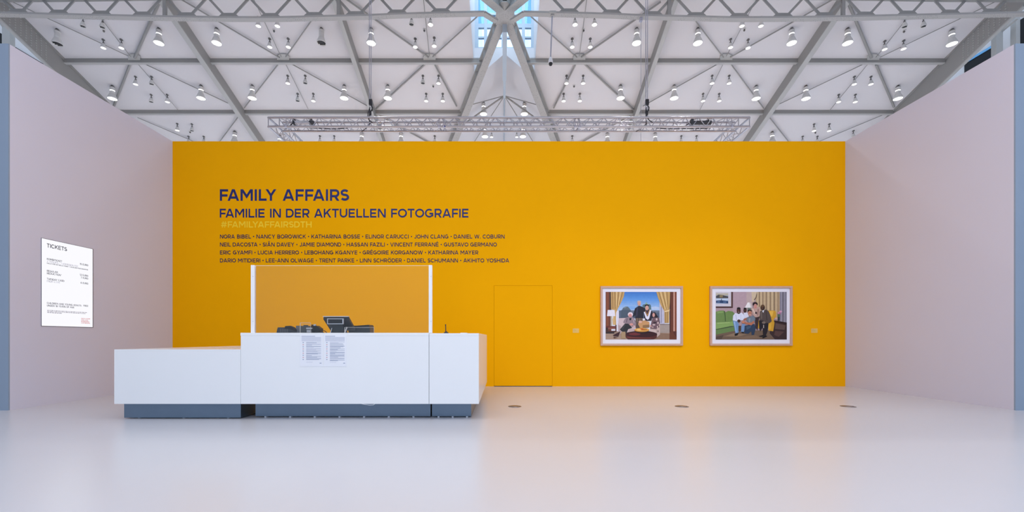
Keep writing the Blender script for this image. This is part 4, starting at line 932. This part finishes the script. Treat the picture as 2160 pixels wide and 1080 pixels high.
stext('HALLE FÜR AKTUELLE KUNST / HAUS DER PHOTOGRAPHIE', 98.8, 185.6, 556.2, 2.3, .16, M_INK, 'price_text')
stext('15 EURO', 168.3, 186, 561.6, 3.7, .15, M_INK, 'price_text', 186)
stext('REGULAR', 98.8, 121.6, 573.0, 3.9, .14, M_INK, 'price_text')
stext('REDUCTION*', 98.8, 130, 578.2, 3.9, .14, M_INK, 'price_text')
stext('12 EURO', 168.3, 186, 583.9, 3.7, .14, M_INK, 'price_text', 186)
stext('7 EURO', 170.5, 186, 589.5, 3.7, .14, M_INK, 'price_text', 186)
stext('TUESDAY CARD', 98.8, 135.5, 590.0, 3.9, .14, M_INK, 'price_text')
stext('FROM 4 P.M.', 98.8, 126.6, 594.8, 3.7, .08, M_INKL, 'price_text')
stext('6 EURO', 170.2, 186, 600.2, 3.7, .14, M_INK, 'price_text', 186)
stext('CHILDREN AND YOUNG ADULTS', 98.8, 171.3, 641.0, 3.8, .14, M_INK, 'price_text')
stext('FREE', 175.8, 186, 647.2, 3.5, .14, M_INK, 'price_text', 186)
stext('UNDER 18 YEARS OF AGE', 98.8, 156.6, 646.2, 3.8, .14, M_INK, 'price_text')
m = MB()
for j, (pa, pb) in enumerate(((99.6, 185.4), (99.6, 180), (99.6, 131.6))):
    k = sY(99.6)/F; z = H+(VY-(655.0+j*2.4))*k; y = sY(pa)
    while y < sY(pb)-0.01:
        L = random.uniform(.012, .05); m.box(XS, XS+0.0012, y, min(y+L, sY(pb)), z, z+1.1*k); y += L+0.009
m.build('fine_print', M_INKL, t)
for j, (tx, pb) in enumerate((('DEICHTOR', 189.8), ('HALLEN', 185.4), ('INTERNATIONALE', 188.5), ('HAMBURG', 189.8))):
    stext(tx, 171.3, pb, 673.0+j*3.1, 2.3, .13, M_RED, 'logo_text')

# ================================================================== RECEPTION COUNTER
YC = 5.60; sc = F/YC
zt1, zt0, zbo = H+11/sc, H-24/sc, H-139/sc
cx0, cx1, cx2, cx3 = (241-VX)/sc, (508-VX)/sc, (905-VX)/sc, (1010-VX)/sc
YCB = 8.40
def Lbody(poly, z0, z1, name, mats, parent):
    m = MB(); m.flat(poly, z0, z1); return m.build(name, mats, parent)
lowL = [(cx0, YC), (cx1-.004, YC), (cx1-.004, YC+.8), (cx0+.76, YC+.8), (cx0+.76, YCB), (cx0, YCB)]
t = thing('low_counter', 'low white counter unit in front of the left wall', 'counter', ((cx0+cx1)/2, YC, 0))
Lbody(lowL, zbo, zt0-.0292, 'body', M_WHITE, t); Lbody([(x, y) for x, y in lowL], zt0-.029, zt0, 'counter_top', M_WHITE, t)
i_ = 0.025; yp = F*H/170
pl_ = [(cx0+i_, yp), ((508-VX)/F*yp, yp), ((508-VX)/F*yp, YC+.72), (cx0+.70, YC+.72), (cx0+.70, YCB-.08), (cx0+i_, YCB-.08)]
Lbody(pl_, 0.012, zbo, 'plinth', M_PLINTH, t)
m = MB()
for x in (cx0+.2, cx0+.8, cx0+1.4): m.box(x-.012, x+.012, yp+.03, yp+.06, 0, .012)
m.build('leveling_foot', M_SILVER, t)
t = thing('reception_counter', 'high white reception counter with the acrylic screen and two notices', 'counter', ((cx1+cx2)/2, YC, 0))
m = MB(); m.box(cx1, cx2-.003, YC, YC+.82, zbo, zt1-.0392, 0); m.build('body', M_WHITE, t)
m = MB(); m.box(cx1-.006, cx2-.003, YC-.001, YC+.84, zt1-.039, zt1, 0, .003); m.build('counter_top', M_WHITE, t)
yp2 = F*H/167.3
m = MB(); m.box((539-VX)/F*yp2, (909-VX)/F*yp2-.006, yp2, YC+.75, 0.014, zbo); m.build('plinth', M_PLINTH, t)
m = MB()
for k in range(7):
    x = (560+k*52-VX)/F*yp2; m.box(x-.012, x+.012, yp2-.004, yp2+.05, 0, .014)
m.build('leveling_foot', M_SILVER, t)
m = MB()
cpts = [(760, 851), (768, 853), (780, 854.5), (788, 854), (791, 851.5)]
m.path([at(x, y, YC+.02) for x, y in cpts], 0.004); m.build('loose_cable', M_WCABLE, t)
t = thing('counter_end_unit', 'high white counter end unit beside the yellow door', 'counter', ((cx2+cx3)/2, YC, 0))
m = MB(); m.box(cx2+.003, cx3, YC, YCB, zbo, zt1-.0392, 0); m.build('body', M_WHITE, t)
m = MB(); m.box(cx2+.003, cx3, YC-.001, YCB, zt1-.039, zt1-.006, 0, .002); m.build('counter_top', M_WHITE, t)
m = MB(); m.box(cx2+.004, (994-VX)/F*yp2, yp2, YCB-.1, 0.014, zbo); m.build('plinth', M_PLINTH, t)
m = MB()
for px in (925, 955, 985): x = (px-VX)/F*yp2; m.box(x-.012, x+.012, yp2-.004, yp2+.05, 0, .014)
m.build('leveling_foot', M_SILVER, t)
# acrylic screen
YX = YC+.10; sx_ = F/YX; zpt = H+(VY-559)/sx_
t = thing('acrylic_screen', 'clear acrylic sneeze screen between two white posts on the counter', 'screen', ((532-VX)/sx_, YX, zt1))
for a, b in ((528.8, 536.2), (904.2, 911.2)):
    m = MB(); x0, x1 = (a-VX)/sx_, (b-VX)/sx_
    m.box(x0, x1, YX, YX+.045, zt1, zpt, 0, .003)
    ps = m.build('post', M_POST, t)
    m = MB()
    for py in (583, 678): z = H+(VY-py)/sx_; m.tube(((x0+x1)/2+.008, YX-.003, z), ((x0+x1)/2+.008, YX+.002, z), .006, 8)
    m.build('screw', M_SILVER, ps)
m = MB(); m.box((536.2-VX)/sx_, (904.2-VX)/sx_, YX+.018, YX+.0185, zt1+.004, zpt-.004); m.build('pane', M_GLASS, t)
m = MB(); m.box((536.2-VX)/sx_, (904.2-VX)/sx_, YX+.017, YX+.021, zpt-.007, zpt-.003); m.build('pane_edge', M_EDGE, t)
# notices
def sheet(px0, px1, py0, py1, label, left):
    x0, x1 = (px0-VX)/sc, (px1-VX)/sc; z0, z1 = H+(VY-py1)/sc, H+(VY-py0)/sc
    t = thing('printed_notice', label, 'notice', ((x0+x1)/2, YC, z0), 'notices on the counter front')
    m = MB(); m.box(x0, x1, YC-.0022, YC-.0004, z0, z1); m.build('paper', M_PAPER, t)
    rr = random.Random(3 if left else 5); w = x1-x0; h = z1-z0
    m = MB()
    def ln_(fx0, fx1, fy, th=.006, mi=0): m.box(x0+w*fx0, x0+w*fx1, YC-.0030, YC-.0023, z1-h*fy-th, z1-h*fy, mi)
    ln_(.07, .66 if left else .50, .045, .007)
    for j in range(6): ln_(.07, .92, .085+j*.022, .005, 1)
    y = .235
    while y < .80:
        k = rr.choice((1, 2, 2, 3))
        for j in range(k): ln_(.27, .92 if j < k-1 else rr.uniform(.5, .92), y, .0055, rr.choice((0, 0, 1))); y += .019
        y += .016
    ln_(.27, .55, .86, .004, 1); ln_(.86, .94, .885, .010, 0)
    m.build('text_lines', [M_PTXT, M_PTXTL], t)
    m = MB()
    for j in range(9):
        z = z1-h*(.25+j*.066); x = x0+w*.14
        m.lathe((0, 0, 0), [(.006, 0)], 3) if False else m.box(x-.007, x+.007, YC-.0030, YC-.0023, z-.008, z+.004, j % 2)
    m.build('icon_column', [M_PTXT, mat('pale_red_print', (0.62, 0.36, 0.40), .7)], t)
sheet(633, 681.2, 705.5, 773, 'paper notice on the counter front, nearer the low counter', True)
sheet(683, 731, 705.5, 773, 'paper notice on the counter front, directly below the cash register', False)
# ---- things on the counter
ZC = zt1
def X(px, Y): return (px-VX)/F*Y
def Z(py, Y): return H+(VY-py)/F*Y
# telephone
Y = 5.90
t = thing('telephone', 'dark grey desk telephone at the left end of the counter', 'telephone', (X(604, Y), Y, ZC))
x0, x1 = X(583, Y), X(624, Y)
m = MB(); m.prism([(x0, Y, ZC), (x1, Y, ZC), (x1, Y, ZC+.035), (X(618, Y), Y, Z(694, Y)), (X(600, Y), Y, Z(690.5, Y)), (X(586, Y), Y, Z(690.5, Y)), (x0+.01, Y, ZC+.05)], (0, .17, 0)); m.build('base', M_DGREY, t)
m = MB(); m.prism([(X(601, Y), Y-.01, Z(694, Y)), (X(602, Y), Y-.01, Z(688, Y)), (X(612, Y), Y-.01, Z(687.2, Y)), (X(619, Y), Y-.01, Z(690, Y)), (X(625, Y), Y-.01, Z(696, Y)), (X(622, Y), Y-.01, Z(698, Y)), (X(612, Y), Y-.01, Z(694, Y))], (0, .05, 0)); m.build('handset', M_BLACK, t)
m = MB()
for r in range(3):
    for c in range(4): m.box(x0+.05+c*.03, x0+.07+c*.03, Y-.003, Y+.001, ZC+.012+r*.018, ZC+.022+r*.018)
m.build('keypad', M_MGREY, t)
# label printer / card reader group
Y = 5.92
t = thing('receipt_printer', 'grey receipt printer beside the telephone', 'printer', (X(638, Y), Y, ZC))
m = MB(); m.box(X(624, Y), X(634, Y), Y, Y+.16, ZC, Z(687, Y), 0, .004); m.build('side_cover', M_MGREY, t)
m = MB(); m.box(X(634, Y)+.001, X(656, Y), Y+.005, Y+.16, ZC, Z(687.5, Y), 0, .004); m.build('body', M_DGREY, t)
m = MB(); m.box(X(638, Y), X(645, Y), Y+.03, Y+.08, Z(687.5, Y), Z(685.5, Y)); m.build('paper_latch', M_BLACK, t)
Y = 5.88
t = thing('card_reader', 'silver and black card reader with cables behind the small acrylic stand', 'card reader', (X(655, Y), Y, ZC))
m = MB(); m.box(X(647, Y), X(659, Y), Y-.02, Y+.02, Z(694.5, Y), Z(691, Y), 0, .003); m.box(X(648, Y), X(657, Y), Y-.02, Y+.02, ZC+.008, Z(696, Y), 0, .003); m.build('silver_front', M_SILVER, t)
m = MB(); m.prism([(X(656, Y), Y+.02, ZC), (X(674, Y), Y+.02, ZC), (X(674, Y), Y+.02, Z(693, Y)), (X(666, Y), Y+.02, Z(687, Y)), (X(657, Y), Y+.02, Z(686, Y))], (0, .1, 0)); m.box(X(646, Y), X(660, Y), Y-.01, Y+.06, ZC, ZC+.008); m.build('body', M_BLACK, t)
m = MB(); m.tube((X(655, Y), Y+.05, Z(687, Y)), (X(655, Y), Y+.05, Z(684.5, Y)), .013, 10); m.build('knob', M_DGREY, t)
m = MB(); m.tube((X(662, Y), Y+.03, Z(687, Y)), (X(662, Y), Y+.03, Z(684, Y)), .02, 12); m.build('chrome_dial', M_SILVER, t)
m = MB(); m.path([(X(668, Y), Y, ZC+.006), (X(675, Y), Y-.01, Z(697.5, Y)), (X(681, Y), Y, Z(696.5, Y)), (X(686, Y), Y+.01, Z(699, Y)), (X(688, Y), Y+.02, ZC+.005)], .005)
m.path([(X(664, Y), Y, ZC+.006), (X(673, Y), Y-.02, ZC+.02), (X(680, Y), Y-.01, ZC+.012), (X(684, Y), Y, ZC+.005)], .005); m.build('cable', M_CABLE, t)
# cash register
Y0, Y1 = 5.82, 6.07
t = thing('cash_register', 'black cash register terminal with its screen turned away', 'cash register', (X(712, Y0), Y0, ZC))
xl, xr = X(683, Y0), X(736.5, Y0); zt_r, zb_r = Z(668.5, Y0), Z(693, Y1)
dn = Vector((0, Y1-Y0, zb_r-zt_r)).normalized(); nn = Vector((0, dn.z, -dn.y)); nn = nn if nn.y < 0 else -nn
m = MB(); a, b, c, d = Vector((xl, Y0, zt_r)), Vector((xr, Y0, zt_r)), Vector((xr, Y1, zb_r)), Vector((xl, Y1, zb_r))
m.prism([a, b, c, d], nn*.035); m.build('monitor', M_DGREY, t)
m = MB(); m.box(xl, xr, Y0-.035, Y0+.012, zt_r-.002, zt_r+.010, 0, .002); m.build('top_strip', M_POST, t)
m = MB(); xs0, xs1 = X(690, 5.78), X(724.5, 5.78); zs0, zs1 = Z(684, 5.78), Z(671.5, 5.78)
m.box(xs0, xs1, 5.775, 5.80, zs0, zs1, 0, .003); cd = m.build('customer_display', M_SILVER, t)
m = MB(); m.box(xs0+.014, xs1-.014, 5.7745, 5.778, zs0+.012, zs1-.012); m.build('display_glass', M_BLACK, cd)
m = MB(); Y = 5.88
m.prism([(X(690, Y), Y, Z(684, Y)), (X(722, Y), Y, Z(684, Y)), (X(727, Y), Y, ZC), (X(697, Y), Y, ZC), (X(698, Y), Y, Z(693, Y))], (0, .12, 0)); m.build('stand', M_DGREY, t)
m = MB(); m.tube((X(697, 5.86), 5.86, ZC), (X(700, 5.86), 5.86, Z(692, 5.86)), .006, 8); m.tube((X(727, 5.84), 5.84, ZC), (X(732, 5.84), 5.84, Z(690, 5.84)), .009, 8); m.build('strut', M_POST, t)
Y = 6.12
t = thing('ticket_printer', 'black ticket printer behind the cash register', 'printer', (X(758, Y), Y, ZC))
m = MB(); m.prism([(X(735, Y), Y, ZC), (X(780.5, Y), Y, ZC), (X(779.5, Y), Y, Z(688, Y)), (X(778, Y), Y, Z(685, Y)), (X(772, Y), Y, Z(685.5, Y)), (X(752, Y), Y, Z(687, Y)), (X(735, Y), Y, Z(687, Y))], (0, .2, 0)); m.build('body', M_BLACK, t)
m = MB(); m.box(X(745, Y), X(778, Y), Y-.004, Y, Z(693, Y), Z(690.5, Y)); m.build('paper_slot', M_DGREY, t)
# acrylic stands
for (a, b, py, Y, lab) in ((632.8, 655.5, 680.5, 5.78, 'small clear acrylic stand in front of the receipt printer'), (726.5, 789, 690, 5.74, 'low wide clear acrylic stand in front of the ticket printer')):
    x0, x1, z1 = X(a, Y), X(b, Y), Z(py, Y)
    t = thing('acrylic_stand', lab, 'stand', ((x0+x1)/2, Y, ZC), 'acrylic stands on the counter')
    m = MB(); m.box(x0, x1, Y, Y+.0005, ZC, z1); m.build('pane', M_GLASS, t)
    m = MB(); m.box(x0, x0+.006, Y-.002, Y+.003, ZC, z1); m.box(x1-.003, x1, Y-.002, Y+.003, ZC, z1); m.box(x0, x1, Y-.002, Y+.003, z1-.004, z1); m.box(x0, x1, Y, Y+.06, ZC, ZC+.003); m.build('edge', M_EDGE, t)
# antenna stand
Y = 5.78; zc2 = zt1-.006
t = thing('pen_holder', 'thin black pen upright in a round base on the counter end unit', 'pen holder', (X(941, Y), Y, zc2))
m = MB(); m.lathe((X(941, Y), Y, zc2), [(.034, 0), (.034, .010), (.02, .016), (.012, .03)], 16, 0, True, True); m.build('base', M_BLACK, t)
m = MB(); m.tube((X(940.5, Y), Y, zc2+.02), (X(940, Y), Y, Z(686, Y)), .0065, 8); m.tube((X(940, Y), Y, Z(686, Y)), (X(940, Y), Y, Z(684.3, Y)), .009, 8); m.build('pen', M_BLACK, t)
m = MB(); Y = 5.75; m.box(X(971, Y), X(984, Y), Y, Y+.2, zc2, zc2+.008, 0, .002)
tag(m.build('leaflet_pile', M_PAPER), 'thin white pile of leaflets on the counter end unit', 'leaflets')

# ================================================================== FLOOR COVERS
for px, lab in ((1085, 'round steel floor cover nearest the counter'), (1438, 'round steel floor cover below the left photograph'), (1789, 'round steel floor cover nearest the right wall')):
    Yd = F*H/144.5; x = (px+(0.8 if px < 1200 else 0)-VX)/F*Yd
    t = thing('floor_cover', lab, 'floor cover', (x, Yd, 0), 'round floor covers')
    m = MB(); m.lathe((x, Yd, 0), [(.104, 0.0005), (.104, .003), (.088, .004)], 32, 0); m.build('rim', M_DISC, t)
    m = MB(); m.lathe((x, Yd, 0), [(.088, .001), (.088, .0035), (.03, .0035), (.03, .0045)], 32, 0, False, True); m.build('lid', M_DISC, t)
    m = MB(); m.box(x+.07, x+.085, Yd-.01, Yd+.01, .003, .006); m.build('notch', M_BLACK, t)
